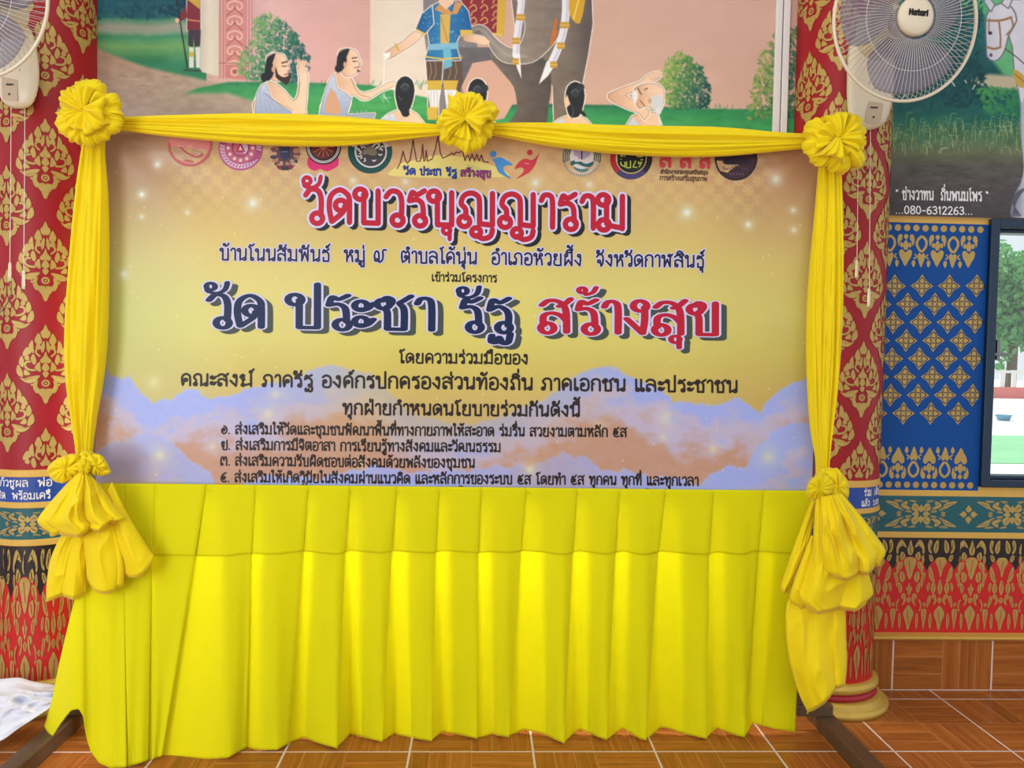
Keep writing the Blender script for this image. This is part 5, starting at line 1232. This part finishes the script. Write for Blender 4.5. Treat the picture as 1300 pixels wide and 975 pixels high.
# ------------------------------------------------------------------ yellow cloth
YEL = mat('yellow_cloth', (255, 230, 8), .6, spec=.25, transl=.18, noise=.03, nscale=8, bump=.12, bscale=260, sheen=.15)
LEM = mat('lemon_cloth', (248, 245, 6), .66, spec=.2, transl=.42, noise=.03, nscale=6, bump=.12, bscale=240, sheen=.1)
def ridge(t, sharp=.7):
    return np.abs(np.sin(PI*t))**sharp

def gathered(name, spine, Y, thick, nf, seed, label, cat, group=None):
    """a length of cloth gathered into a soft rope along spine [(px, py, half width px)]."""
    n, m = 150, 120
    t = np.linspace(0, 1, n); S_ = sample_curve(spine, t)
    d = np.gradient(S_[:, :2], axis=0); d /= np.linalg.norm(d, axis=1)[:, None]; nx, ny = -d[:, 1], d[:, 0]
    q = np.linspace(0, 2*PI, m, endpoint=False); T, Q = np.meshgrid(t, q, indexing='ij')
    rs = np.random.RandomState(seed)
    w = np.cos(Q)                                            # -1..1 across
    hw = S_[:, 2][:, None]
    front = np.clip(np.sin(Q), -.25, 1)
    f = np.zeros_like(T)
    for k in range(5):
        a, b, c_ = rs.rand()*6, rs.rand()*6, rs.rand()
        f += (.5**(k*.45))*(ridge(nf*(.5+.28*k)*(w*.5+.06*np.sin(2.2*T*(1+c_)+a))+b+.5*T*(c_-.5), .75)-.6)
    f /= 2.1
    dep = thick[0]+(thick[1]-thick[0])*np.sin(PI*T)
    off = w*hw*(1+.04*np.sin(9*T+seed))
    P = atv(S_[:, 0][:, None]+nx[:, None]*off, S_[:, 1][:, None]+ny[:, None]*off, np.full_like(T, Y))
    P[..., 1] -= dep*np.maximum(np.abs(np.sin(Q))**.8, 0)*np.sign(np.sin(Q))+(1.2*dep*f*np.sqrt(np.clip(1-w**2, 0, 1)))*(np.sin(Q) > 0)
    o = grid_mesh(name, P, YEL, None, wrap=True, smooth=True)
    return tag(o, label, cat, group)
YG = YB-.05
gathered('garland_swag', [(140,157,7),(160,157.5,9),(215,160,14),(300,163,18.5),(380,165.5,19.5),(450,166.5,18),(510,166,12),(560,165,7)], YG, (.012, .03), 4.2, 3, 'left sagging yellow cloth swag between the corner rosette and the middle rosette', 'swag', 'yellow cloth swags along the top')
gathered('garland_swag', [(612,164,7),(640,165.5,9),(700,171,15),(770,176.5,18.5),(850,179.5,19),(920,180,17.5),(985,180,12.5),(1032,179,9)], YG, (.012, .03), 4.2, 8, 'right sagging yellow cloth swag between the middle rosette and the right rosette', 'swag', 'yellow cloth swags along the top')
gathered('side_drape', [(120,176,13),(118,200,15),(116.5,250,20.5),(114,320,25),(110.5,400,26.5),(107.5,470,24),(106.5,530,16),(107,570,10.5),(106,598,9)], YG-.002, (.015, .034), 5.2, 14, 'left hanging yellow cloth drape between corner rosette and left bow', 'drape', 'yellow side drapes')
gathered('side_drape', [(1052,200,12),(1053,225,15.5),(1051,290,18.5),(1048,360,20.5),(1045.5,430,21),(1044,490,19.5),(1043,545,14.5),(1044,580,9),(1044,604,8)], YG-.002, (.015, .034), 5.2, 29, 'right hanging yellow cloth drape between right rosette and right bow', 'drape', 'yellow side drapes')

def scrunch(P0, U, Vv, Nn, R, r, lobes, fine, seed, squash=.8, n=340, m=56, open_=.0):
    """ruffled ring of cloth about P0 in the plane U, Vv, facing Nn."""
    rs = np.random.RandomState(seed); p = rs.rand(8)*2*PI
    ph = np.linspace(0, 2*PI, n, endpoint=False); ta = np.linspace(0, 2*PI, m, endpoint=False)
    A, T = np.meshgrid(ph, ta, indexing='ij')
    warp = .55*np.sin(2*A+p[0])+.4*np.sin(3*A+p[1])+.25*np.sin(5*A+p[2])+.22*np.sin(T+p[3])
    big = ridge((lobes*A+2.3*warp+.5*np.sin(T+p[4]))/(2*PI), .55); fi = ridge((fine*A+3.4*warp+1.1*np.sin(T*1.0+p[4])+.6*np.sin(2*T+3*A))/(2*PI)+.3, .7)
    am = 1+.30*np.sin(2*A+p[6])+.22*np.sin(3*A+p[7]); sz = 1+.14*np.sin(A+p[5])+.10*np.sin(4*A+p[7])
    kx, ky = np.cos(A), np.sin(A); q = rs.rand(4)*20
    cr = 1-np.abs(2*fbm(3.4*kx+.55*np.sin(T+p[1])+q[0]+30, 3.4*ky+.45*np.cos(T)+q[1]+30, seed+40, 2)-1)
    c2 = 1-np.abs(2*fbm(7.5*kx+.7*np.sin(T+p[2])+q[2]+60, 7.5*ky+.6*np.cos(T)+q[3]+60, seed+50, 2)-1)
    rr = r*sz*(.42+.46*big*am+.12*fi*(1-.3*big)+.36*cr**1.6+.16*c2**1.5)
    Rm = R*(1+.06*np.sin(3*A+p[3]))
    rad = Rm-rr*np.cos(T); hgt = rr*squash*np.sin(T)
    rad = np.maximum(rad, .002)
    return P0+(rad*np.cos(A))[..., None]*U+(rad*np.sin(A))[..., None]*Vv+hgt[..., None]*Nn
def rosette(px, py, r, Y, seed, label, lob=9, tilt=(0, 0)):
    c = at(px, py, Y); k = Y/F
    t = empty('rosette', c, label, 'rosette', 'yellow cloth rosettes along the top')
    U = np.array([1, 0, 0.]); Vv = np.array([0, .0, 1.]); Nn = np.array([tilt[0], -1.0, tilt[1]]); Nn /= np.linalg.norm(Nn)
    R = r*k
    rs = np.random.RandomState(seed)
    grid_mesh('outer_ruffle', scrunch(c+Nn*R*.06, U, Vv, Nn, R*.56, R*.40, lob, lob*3.3, seed, .75), YEL, t, wrap=True)
    off = (rs.rand(2)-.5)*.22*R; P0 = c+U*off[0]+Vv*off[1]
    npet = lob+1; a0 = rs.rand()*6
    order = rs.permutation(npet)
    for i in range(npet):
        an = a0+2*PI*(i+.35*(rs.rand()-.5))/npet; ln = R*(.62+.26*rs.rand()); wd = R*(.30+.12*rs.rand()); bl = R*(.26+.12*rs.rand()); lift = R*(.26+.05*order[i])
        q = rs.rand(4)*6; nu, nv = 64, 48
        S_, Wv = np.meshgrid(np.linspace(0, 1, nu), np.linspace(-1, 1, nv), indexing='ij')
        D = U*math.cos(an)+Vv*math.sin(an); E = -U*math.sin(an)+Vv*math.cos(an)
        rad = ln*(np.sin(PI*.5*np.clip(S_*1.25, 0, 1))-.30*sstep(.78, 1, S_))*(1+.05*np.sin(3*Wv+q[0]))
        wid = wd*(.16+.95*np.sin(PI*np.clip(S_, 0, 1)*.62)**.9)
        k1 = 2.2+1.6*rs.rand()
        fo = .7*(1-np.abs(2*((k1*Wv*.5+.16*np.sin(3*S_+q[1])+q[2])%1)-1))+.5*(1-np.abs(2*fbm(2.4*Wv+20+q[3], 1.5*S_+q[2], seed*7+i, 2)-1))
        h = lift*(1-.30*S_)+bl*np.sqrt(np.clip(1-(.98*Wv)**2, 0, 1))*np.sin(PI*np.clip(S_*.94+.03, 0, 1))**.7+bl*.62*(fo-.6)*np.sin(PI*np.clip(S_, .02, .98))**.6-bl*1.1*sstep(.76, 1, S_)
        V = P0+rad[..., None]*D+(wid*Wv*(1+.06*np.sin(5*S_+q[0])))[..., None]*E+h[..., None]*Nn
        grid_mesh('folded_loop', V, YEL, t, solid=.002)
    U2 = U; V2 = Vv
    grid_mesh('knot', scrunch(P0+Nn*R*.34, U2, V2, Nn, R*.07, R*.12, 3, 8, seed+9, .8, 60, 16), YEL, t, wrap=True)
    return t
rosette(116, 147, 38, YG-.075, 3, 'left corner yellow cloth rosette in front of the pillar', 6)
rosette(594, 157.5, 36, YG-.06, 12, 'middle yellow cloth rosette below the painted nobleman', 5)
rosette(1057.5, 180, 38, YG-.075, 22, 'right corner yellow cloth rosette below the wall fan', 6)

def puff(name, L, R, parent, Y, bulge, nf, seed, hem=0.0, amp=.018, mats=YEL, tuck=True, lean=0.0):
    """balloon of gathered cloth between a left and a right outline [(px, py)], gathered at the top, folded under at the bottom."""
    rs = np.random.RandomState(seed); a, b, c_ = rs.rand(3)*6
    nu, nv = 130, 90
    u = np.linspace(0, 1, nu); v = np.linspace(0, 1, nv)
    Lc, Rc = sample_curve(L, v), sample_curve(R, v)
    U, Vg = np.meshgrid(u, v)
    px = Lc[:, 0][:, None]*(1-U)+Rc[:, 0][:, None]*U; py = Lc[:, 1][:, None]*(1-U)+Rc[:, 1][:, None]*U
    tri = lambda t: (1-np.abs(2*(t-np.floor(t))-1))
    ph = U+.10*np.sin(2.2*PI*U+a)*(1-.4*Vg)+.035*np.sin(4*Vg+b)
    fold = .75*tri(nf*ph+c_)**.85+.25*ridge(nf*ph+c_, .6)
    f2 = tri(nf*2.1*(U+.08*np.sin(3*U*PI+b))+.7*Vg*np.sin(a)+a)
    rn = 1-np.abs(2*fbm(U*nf*2.2+.5*np.sin(3*Vg)+a*3+9, Vg*1.9+b*3+9+.8*U, seed+70, 2)-1)
    py = py+hem*np.sin(PI*U)**.7*Vg**2+7*(fold-.5)*sstep(.6, 1, Vg)
    body = np.sin(PI*np.clip(U, 0, 1))**.42
    prof = .35+.65*np.sin(PI*.5*np.clip(Vg*1.25, 0, 1))
    dep = bulge*body*prof+amp*(fold-.35)*(.45+.75*Vg)*np.clip(body*1.3, 0, 1)+amp*.30*(f2-.5)*(1-.75*Vg)*body+amp*.95*(rn**2-.4)*body*(.35+.65*np.sin(PI*np.clip(Vg, 0, 1)))
    rows_px, rows_py, rows_y = [px], [py], [Y-dep+lean*Vg]
    if tuck:                                                    # hem rolls under and goes up behind
        for k in range(1, 9):
            t = k/8.0; s = math.sin(t*PI*.5)
            rows_px.append(px[-1:]); rows_py.append(py[-1:]+4.5*math.sin(t*PI)-22*max(0, t-.45)); rows_y.append((Y-dep[-1:]+lean)+(dep[-1:]+.012)*s)
    PX = np.concatenate(rows_px); PY = np.concatenate(rows_py); YY = np.concatenate(rows_y)
    o = grid_mesh(name, atv(PX, PY, YY), mats, parent, solid=.0025)
    return o
def crumple(name, pts, parent, Y, depth, seed, nf=3):
    """a closed pillow of bunched cloth within an outline of pixels."""
    C = np.array(smooth_pts(pts, 8, True)); c = C.mean(0); n = len(C); m = 26
    rs = np.random.RandomState(seed); a, b = rs.rand(2)*6
    rows_p, rows_y = [], []
    for j in range(m):
        t = j/(m-1); s = math.sin(t*PI*.5)
        ang = np.arctan2(C[:, 1]-c[1], C[:, 0]-c[0])
        f = ridge(nf*ang/PI+.25*np.sin(3*ang+a)+.5*t+b, .6)+.5*ridge(nf*2.4*ang/PI+b+.3*t, .8)
        rows_p.append(c+(C-c)*s*(1+.05*(f-.7))[:, None]); rows_y.append(Y-depth*np.sqrt(max(0, 1-s*s))*(1+.1*t)-depth*.55*(f-.7)*math.sin(min(1, t*1.05)*PI)**.7)
    for j in range(1, 6):
        t = j/5.0; rows_p.append(c+(C-c)*(1-.5*t)); rows_y.append(np.full(n, Y+.02*t))
    PP = np.array(rows_p); return grid_mesh(name, atv(PP[..., 0], PP[..., 1], np.array(rows_y)), YEL, parent, wrap=True)

# ---- left bow
bw = empty('cloth_bow', at(104, 600, YG-.05), 'left yellow cloth bow with short hanging puffs in front of the pillar', 'bow', 'yellow cloth bows')
YP = YG-.055
crumple('loop', [(106,590),(96,577),(78,580),(62,592),(64,607),(80,613),(98,603)], bw, YP-.012, .035, 2)
crumple('loop', [(104,590),(112,577),(128,578),(138,592),(139,601),(124,604),(112,600)], bw, YP-.012, .032, 5)
crumple('gather', [(100,580),(106,572),(118,574),(122,583),(116,590),(104,592)], bw, YP-.008, .025, 7)
crumple('knot', [(99,592),(103,584),(112,586),(115,596),(108,603),(101,601)], bw, YP-.045, .018, 9, 4)
puff('upper_puff', [(98,600),(78,622),(58,645),(48,660),(52,668),(64,676)], [(112,600),(128,618),(143,638),(156,652),(160,656),(150,658)], bw, YP-.02, .07, 2.6, 31, 6, .030)
puff('hanging_puff', [(92,660),(78,680),(66,706),(60,735),(59,757)], [(112,662),(112,690),(111,720),(110,740),(109,752)], bw, YP-.0, .030, 1.5, 33, 0, .018)
puff('hanging_puff', [(104,662),(106,690),(109,716),(110,728)], [(140,652),(150,680),(157,715),(157,736)], bw, YP-.012, .045, 1.1, 37, 17, .012)
puff('hanging_puff', [(128,640),(142,676),(152,706),(157,730)], [(142,612),(160,650),(184,690),(195,705)], bw, YP-.004, .035, .9, 39, 8, .012)
# ---- right bow
bw = empty('cloth_bow', at(1046, 620, YG-.05), 'right yellow cloth bow with long three tiered tail beside the right pillar', 'bow', 'yellow cloth bows')
crumple('knot', [(1024,622),(1030,608),(1044,602),(1056,608),(1058,620),(1050,632),(1036,634),(1026,632)], bw, YP-.05, .03, 11, 6)
crumple('loop', [(1048,604),(1060,594),(1068,600),(1077,614),(1076,634),(1066,640),(1054,630)], bw, YP-.02, .036, 13)
crumple('gather', [(1034,606),(1040,596),(1056,594),(1062,602),(1052,612),(1038,614)], bw, YP-.015, .025, 15)
puff('tail', [(1030,636),(1018,668),(1006,700),(999,722),(992,744)], [(1042,634),(1032,664),(1026,700),(1016,725),(1000,748)], bw, YP-.006, .02, 1.2, 41, 0, .010)
puff('lower_puff', [(1018,735),(1000,765),(998,800),(1002,835),(1014,880),(1025,904)], [(1068,740),(1073,775),(1074,810),(1075,840),(1073,862)], bw, YP+.0, .045, 1.6, 43, 0, .020, lean=-.02)
puff('middle_puff', [(1030,680),(1016,715),(1004,750),(1004,762),(1014,768)], [(1084,682),(1096,712),(1106,740),(1108,756),(1100,764)], bw, YP-.03, .055, 2.2, 45, 6, .028)
puff('upper_puff', [(1036,632),(1034,660),(1032,700),(1032,722),(1040,726)], [(1068,626),(1092,654),(1112,680),(1124,698),(1118,712)], bw, YP-.05, .075, 2.8, 47, 10, .032)

# ---- pleated skirt
seam_t = [158, 197, 261, 324, 391, 444, 503, 557, 611, 667.5, 732, 786, 844, 905, 969, 1030]     # fold edges along the top
seam_h = [156, 192, 246, 318, 384, 437, 496, 552, 606, 660, 726, 780, 834, 899, 961, 1022]       # at the hem of the top flap
seam_b = [160, 187, 205, 311, 366, 428, 485, 548, 605, 646, 716, 770, 820, 897, 945, 1016]       # at the floor
strip = [3, 4, 72, 12, 13, 26, 32, 20, 18, 42, 25, 16, 40, 14, 10, 4]                            # width of the shaded gap right of each edge, at the floor
bot = [(50,908),(58,926),(66,936),(76,920),(90,902),(100,900),(106,910),(109,934),(115,954),(126,969),(140,975),(160,974),(186,966),(205,960),(240,962),(262,964),(290,962),(310,950),(335,952),(352,952),(366,944),(385,936),(405,944),(428,950),(445,932),(470,938),(486,942),(500,932),(530,938),(548,941),(562,929),(590,934),(606,938),(625,932),(646,936),(665,926),(690,932),(716,944),(735,925),(760,936),(771,940),(790,924),(812,938),(821,940),(840,922),(870,932),(897,938),(910,924),(935,934),(946,936),(955,918),(985,926),(1007,929),(1030,932)]
bx = np.array([p[0] for p in bot]); by = np.array([p[1] for p in bot])
def skirt_rows(vs, x0t, x0h, x0b, x1t, x1h, x1b, top_of, bot_of, front, drop=0.0):
    rows = []
    ns = len(seam_t)
    for v in vs:
        h = .29                                                  # share of the height taken by the top flap
        def at_v(a, b_, c_): return a+(b_-a)*v/h if v < h else b_+(c_-b_)*(v-h)/(1-h)
        xs = [at_v(seam_t[i], seam_h[i], seam_b[i]) for i in range(ns)]
        lo, hi = at_v(x0t, x0h, x0b), at_v(x1t, x1h, x1b)
        line = []
        ed = [lo]+[x for x in xs if lo+4 < x < hi-4]+[hi]; ids = [None]+[i for i in range(ns) if lo+4 < xs[i] < hi-4]+[None]
        rows.append((v, lo, hi, xs))
    return rows
YT = YB-.016                                                     # plane of the cloth at the top edge
def skirt_point(x, v, depth, y_off=0.0):
    """x in pixels at height share v; depth = how far behind the front plane (m)."""
    pt = np.interp(x, [90, 200, 1030], [613.5, 614, 623.0])
    pb = np.interp(x, bx, by)
    py = pt+(pb-pt)*v
    yf = floor_y(x, float(np.interp(x, [50, 90, 140, 190], [945, 968, 974, 966])) if x < 150 else pb)-.004
    yb = YT+(min(yf, YT+.02)-YT)*v**1.25-.012*math.sin(PI*min(1, v*1.02))
    return x, py, yb+depth-y_off
def pleats(v0, v1, nv, xr, y_off, under=True):
    """rows of points across the skirt, zig-zagging back under every fold edge."""
    rows = []
    for v in np.linspace(v0, v1, nv):
        h = .28
        mixv = lambda a, b_, c_: a+(b_-a)*v/h if v < h else b_+(c_-b_)*(v-h)/(1-h)
        xs = [mixv(seam_t[i], seam_h[i], seam_b[i]) for i in range(len(seam_t))]
        lo, hi = np.interp(v, xr[0], xr[1]), np.interp(v, xr[0], xr[2])
        row = []; prev = lo
        for i in range(len(xs)+1):
            e = xs[i] if i < len(xs) else hi
            last = i == len(xs)
            w = 0 if i == 0 else strip[i-1]*min(1, .12+.88*v**.75)*(1 if v > .02 else .3)
            a0 = prev+w
            dgap = .014*min(1, .35+1.3*v)
            rr = np.random.RandomState(i*7+1); c1, c2 = rr.rand(2)
            n1, n2 = 6, (44 if i == 0 else 12)
            if i > 0:                                           # the gap: rises from deep behind the fold to the front
                for k in range(n1): 
                    t = k/n1; row.append((prev-2.5*(1-t)*min(1, v*3)+w*t, dgap*(1-t**1.4)))
            for k in range(n2+1):
                t = k/n2; x = a0+(e-a0)*t
                d = -.007*math.sin(PI*t)*min(1, v*2.5)-.004*v*math.sin(2*PI*(t*1.3+c1)+3*v*c2)-.010*v*v*(t**3)
                row.append((x, d))
            if not last:                                        # the rolled fold edge, then back under
                k0 = -.010*v*v; wd = e-a0
                if under and i > 0:                             # the pleat doubles back behind its panel
                    for (X, d) in ((e+.7, .0015), (e+.5, .004), (e-wd*.3, .006), (e-wd*.72, .006), (a0+wd*.2, .007), (a0+wd*.2, .009), (e-wd*.6, .0105), (e-wd*.2, .0115), (e-2.6, .0135)): row.append((X, d+k0))
                else:
                    for (dx, d) in ((.7, .002), (.8, .005), (.2, .010)): row.append((e+dx, d+k0))
            prev = e
        rows.append([skirt_point(min(max(x, lo-3), hi+3), v, d, y_off) for x, d in row])
    A = np.array(rows); return atv(A[..., 0], A[..., 1], A[..., 2])
sk = empty('pleated_skirt', at(600, 938, YT)*np.array([1, 1, 0]), 'lemon yellow pleated cloth skirt hanging from the banner to the tiles', 'skirt')
xr = ([0, .35, .6, .85, 1.0], [120, 108, 88, 66, 56], [1034, 1026, 1016, 1008, 1006])
grid_mesh('pleated_cloth', pleats(0, 1, 90, xr, 0), LEM, sk, solid=.0012)
xr2 = ([0, .28], [150, 150], [1034, 1028])
grid_mesh('top_flap', pleats(.0, .262, 30, xr2, .0035, False), LEM, sk, solid=.0012)
# ------------------------------------------------------------------ wall fans
CRM = mat('cream_plastic', (222, 212, 186), .35, spec=.5, noise=.03); CRM2 = mat('tan_control_plate', (196, 176, 150), .4, noise=.04); WIRE = mat('grille_wire', (208, 204, 200), .35, spec=.5, noise=.02)
BLADE = bpy.data.materials.new('smoky_clear_blade'); BLADE.use_nodes = True
_nt = BLADE.node_tree; _t = _nt.nodes.new('ShaderNodeBsdfTransparent'); _t.inputs[0].default_value = (.80, .80, .86, 1)
_d = _nt.nodes['Principled BSDF']; _d.inputs['Base Color'].default_value = (*lin((150, 146, 160)), 1); _d.inputs['Roughness'].default_value = .25
_x = _nt.nodes.new('ShaderNodeMixShader'); _x.inputs[0].default_value = .38
_nt.links.new(_t.outputs[0], _x.inputs[1]); _nt.links.new(_d.outputs[0], _x.inputs[2]); _nt.links.new(_x.outputs[0], _nt.nodes['Material Output'].inputs[0])
DK = mat('dark_print', (52, 46, 48), .5, noise=.04)
def fan(hc, r, Yh, bodypts, plate, cords, face, pilx, label):
    """hc = head centre px, bodypts = outline of the wall body px, cords = [(x, top, handle top, handle end)]."""
    c = at(*hc, Yh); R = r*Yh/F
    N = Vector(face).normalized(); e1 = N.cross(Vector((0, 0, 1))).normalized()*-1; e2 = N.cross(e1)*-1
    if e2.z < 0: e2 = -e2
    e1 = e2.cross(N)
    c = Vector(c)
    Yb = 2.99-.175-.005
    t = empty('wall_fan', at(bodypts[0][0], bodypts[0][1], Yb), label, 'fan', 'cream wall fans on the pillars')
    pt = lambda a, rad, h: c+(e1*math.cos(a)+e2*math.sin(a))*rad+N*h
    # front and rear cages
    mb = MB(); nw = 96
    for k in range(nw):
        a = 2*PI*k/nw
        mb.tube([pt(a+.10*f, rad, h) for rad, h, f in ((R*.28, R*.20, 0), (R*.5, R*.195, .2), (R*.75, R*.16, .5), (R*.93, R*.09, .85), (R*.99, R*.01, 1))], .0008, 4, cap=False)
    mb.tube([pt(2*PI*k/64, R*.66, R*.172) for k in range(64)], .0009, 5, closed=True)
    mb.build('front_grille', WIRE, t, smooth=True)
    mb = MB()
    for k in range(64):
        a = 2*PI*k/64
        mb.tube([pt(a, rad, h) for rad, h in ((R*.26, -R*.30), (R*.6, -R*.28), (R*.88, -R*.18), (R*.99, -R*.01))], .0008, 4, cap=False)
    mb.build('rear_grille', WIRE, t, smooth=True)
    mb = MB(); mb.tube([pt(2*PI*k/80, R, 0) for k in range(80)], .0052, 8, closed=True); mb.build('grille_rim', CRM, t, smooth=True)
    mb = MB(); mb.lathe([(0, .012), (R*.12, .0112), (R*.21, .008), (R*.245, .001), (R*.235, -.012), (0, -.013)], c+N*R*.205, axis=N, n=48)
    cap = mb.build('hub_cap', CRM, t, smooth=True)
    pr = Print(lambda x, y, l: tuple(c+N*(R*.205+.0125-.00*l)+e1*x+e2*y))
    st_, w_ = layout('Hatari'); kx = R*.26/w_
    for s in st_: pr.stroke([(-R*.13+x*kx, R*.0+y*kx*.9-.02*R*(0)) for x, y in s], R*.026, 0, 1)
    pr.mb.build('lettering', DK, cap)
    for k in range(3):
        a0 = .5+k*2*PI/3; V = np.zeros((14, 18, 3))
        for i in range(14):
            for j in range(18):
                s_ = i/13; q = j/17-.5; rad = R*(.20+.70*s_); a = a0+q*(1.25+.55*math.sin(PI*s_))+.35*s_
                V[i, j] = pt(a, rad*(1-.04*(2*q)**2), -R*.06+q*R*.26*(1-.3*s_))
        grid_mesh('blade', V, BLADE, t, solid=.002)
    mb = MB(); mb.lathe([(0, -R*.02), (R*.19, -R*.02), (R*.2, R*.06), (0, R*.07)], c-N*R*.08, axis=N, n=32); mb.build('blade_hub', BLADE, t, smooth=True)
    mb = MB(); mb.lathe([(0, .10), (R*.30, .10), (R*.34, .085), (R*.34, .03), (R*.26, .0), (0, -.006)], c-N*(R*.30+.10), axis=N, n=40); mb.build('motor_housing', CRM, t, smooth=True)
    # wall body with rounded front
    C = np.array(smooth_pts(bodypts, 8, True)); cc = C.mean(0); rows = []; ys = []
    Yf = Yb-.105
    for (s, dy) in ((1.0, 0), (1.0, -.055), (.985, -.075), (.93, -.093), (.82, -.102), (.5, -.105), (.02, -.105)):
        rows.append(cc+(C-cc)*s); ys.append(np.full(len(C), Yb+dy))
    PP = np.array(rows); Q = atv(PP[..., 0], PP[..., 1], np.array(ys)); b = grid_mesh('body', Q, CRM, t, wrap=True)
    Pp = np.array(smooth_pts(plate, 5, True)); pr = Print(lambda x, y, l: at(x, y, Yf-.0012*l)); pr.poly([tuple(p) for p in Pp], 0, 1)
    mx, my = Pp.mean(0); w = np.ptp(Pp[:, 0])
    pr.circle(mx-1, my+6, 1.5, 1, 2, 10)
    write(pr, 'Hatari', mx-w*.22, my-5.5, mx+w*.2, my-5.3, 2.2, [(1, .8, 0, 0, 2)])
    o = pr.mb.build('control_plate', [CRM2, DK], t); o['label'] = 'tan control plate'
    mb = MB(); top = Vector(at(cc[0], C[:, 1].min()+14, Yb-.06)); hub = c-N*(R*.30+.06)
    mb.tube([top+Vector((0, .0, -.05)), top, (top+hub)*.5+Vector((0, 0, .0)), hub], [.03, .034, .034, .03], 14); mb.build('neck', CRM, t, smooth=True)
    for (x, y0, y1, y2) in cords:
        Yc = Yb-.05; mb = MB(); mb.tube([at(x+.6, y0, Yc), at(x, (y0+y1)/2, Yc), at(x-1, y1, Yc)], .0011, 6); cd_ = mb.build('pull_cord', mat('cord_white', (226, 220, 212), .6, noise=.03), t)
        mb = MB(); p1, p2 = Vector(at(x-1, y1-2, Yc)), Vector(at(x-1.4, y2, Yc)); mb.tube([p1, p1*.9+p2*.1, p1*.3+p2*.7, p2], [.003, .0048, .0055, .005], 10); mb.build('pull_handle', CRM, cd_, smooth=True)
    return t
fan((1150, 27), 98, 2.36, [(1078,60),(1092,42),(1112,36),(1128,48),(1135,80),(1134,120),(1126,152),(1112,163),(1096,165),(1082,160),(1076,140),(1075,100)],
    [(1102,131),(1106,129),(1119,131),(1121,134),(1118,153),(1115,156),(1101,155),(1099,152)], [(1089, 160, 332, 352.5), (1104.5, 160, 368, 389)], (.10, -1, -.10), 1.36,
    'cream wall fan on the right pillar beside the horse mural')
fan((-38, -6), 98, 2.36, [(2,50),(14,34),(30,30),(42,44),(48,70),(50,98),(46,122),(38,135),(24,138),(10,134),(0,122),(-3,90)],
    [(2,99),(5,98),(20,101),(22,104),(22,126),(20,128),(6,127),(3,124)], [(13.5, 134, 335, 357), (31, 134, 345, 367)], (-.10, -1, -.10), -1.612,
    'cream wall fan on the left pillar, mostly cut off by the photo edge')
cb = MB(); Yc = 2.99-.175-.05
cb.tube([at(14, 356, Yc), at(14.5, 372, Yc), at(10, 384, Yc), at(3, 394, Yc+.02), at(-6, 402, Yc+.03), at(-14, 420, Yc+.05), at(-16, 520, Yc+.06)], .0016, 6)
tag(cb.build('thin_cable', mat('grey_cable', (92, 70, 92), .5, noise=.04), smooth=True), 'thin dark cable trailing below the cord handle on the left pillar', 'cable')

# ------------------------------------------------------------------ crumpled white plastic sheet by the left pillar
def sheet():
    out = [(-70, 872), (-30, 862), (0, 862), (24, 860.5), (45, 866), (76, 871), (80, 880), (66, 896), (48, 909), (22, 926), (0, 941), (-40, 950), (-80, 930)]
    n = 70; nx, ny = 110, 60
    u = np.linspace(0, 1, nx); v = np.linspace(0, 1, ny)
    top = sample_curve([(-80, 876), (-30, 864), (0, 862), (24, 860.5), (45, 866), (82, 872)], u); bo = sample_curve([(-80, 965), (-40, 955), (0, 941), (22, 926), (48, 909), (72, 892), (84, 878)], u)
    U, Vg = np.meshgrid(u, v)
    PX = top[:, 0][None]*(1-Vg)+bo[:, 0][None]*Vg; PY = top[:, 1][None]*(1-Vg)+bo[:, 1][None]*Vg
    yb = np.interp(PX, [-80, 84], [2.42, 2.60]); yt = 2.74
    w = np.abs(fbm(U*3.6+Vg*1.5, Vg*2.6-U*2, 61, 2)-.5)*2; w2 = np.abs(fbm(U*7-Vg*3, Vg*4+U*3, 65, 2)-.5)*2
    Y = yt*(1-Vg)+yb*Vg-.10*np.sin(PI*Vg)*.6+.07*w*np.sin(PI*np.clip(Vg*1.1, 0, 1))+.045*w2*np.sin(PI*Vg)
    P = atv(PX, PY, Y); P[..., 2] = np.maximum(P[..., 2], .004)
    o = grid_mesh('plastic_sheet', P, mat('white_plastic_film', (236, 238, 248), .3, spec=.4, transl=.15, noise=.05, nscale=12), None, solid=.0015)
    tag(o, 'crumpled white plastic sheet on the tiles at the foot of the left pillar', 'plastic sheet')
sheet()
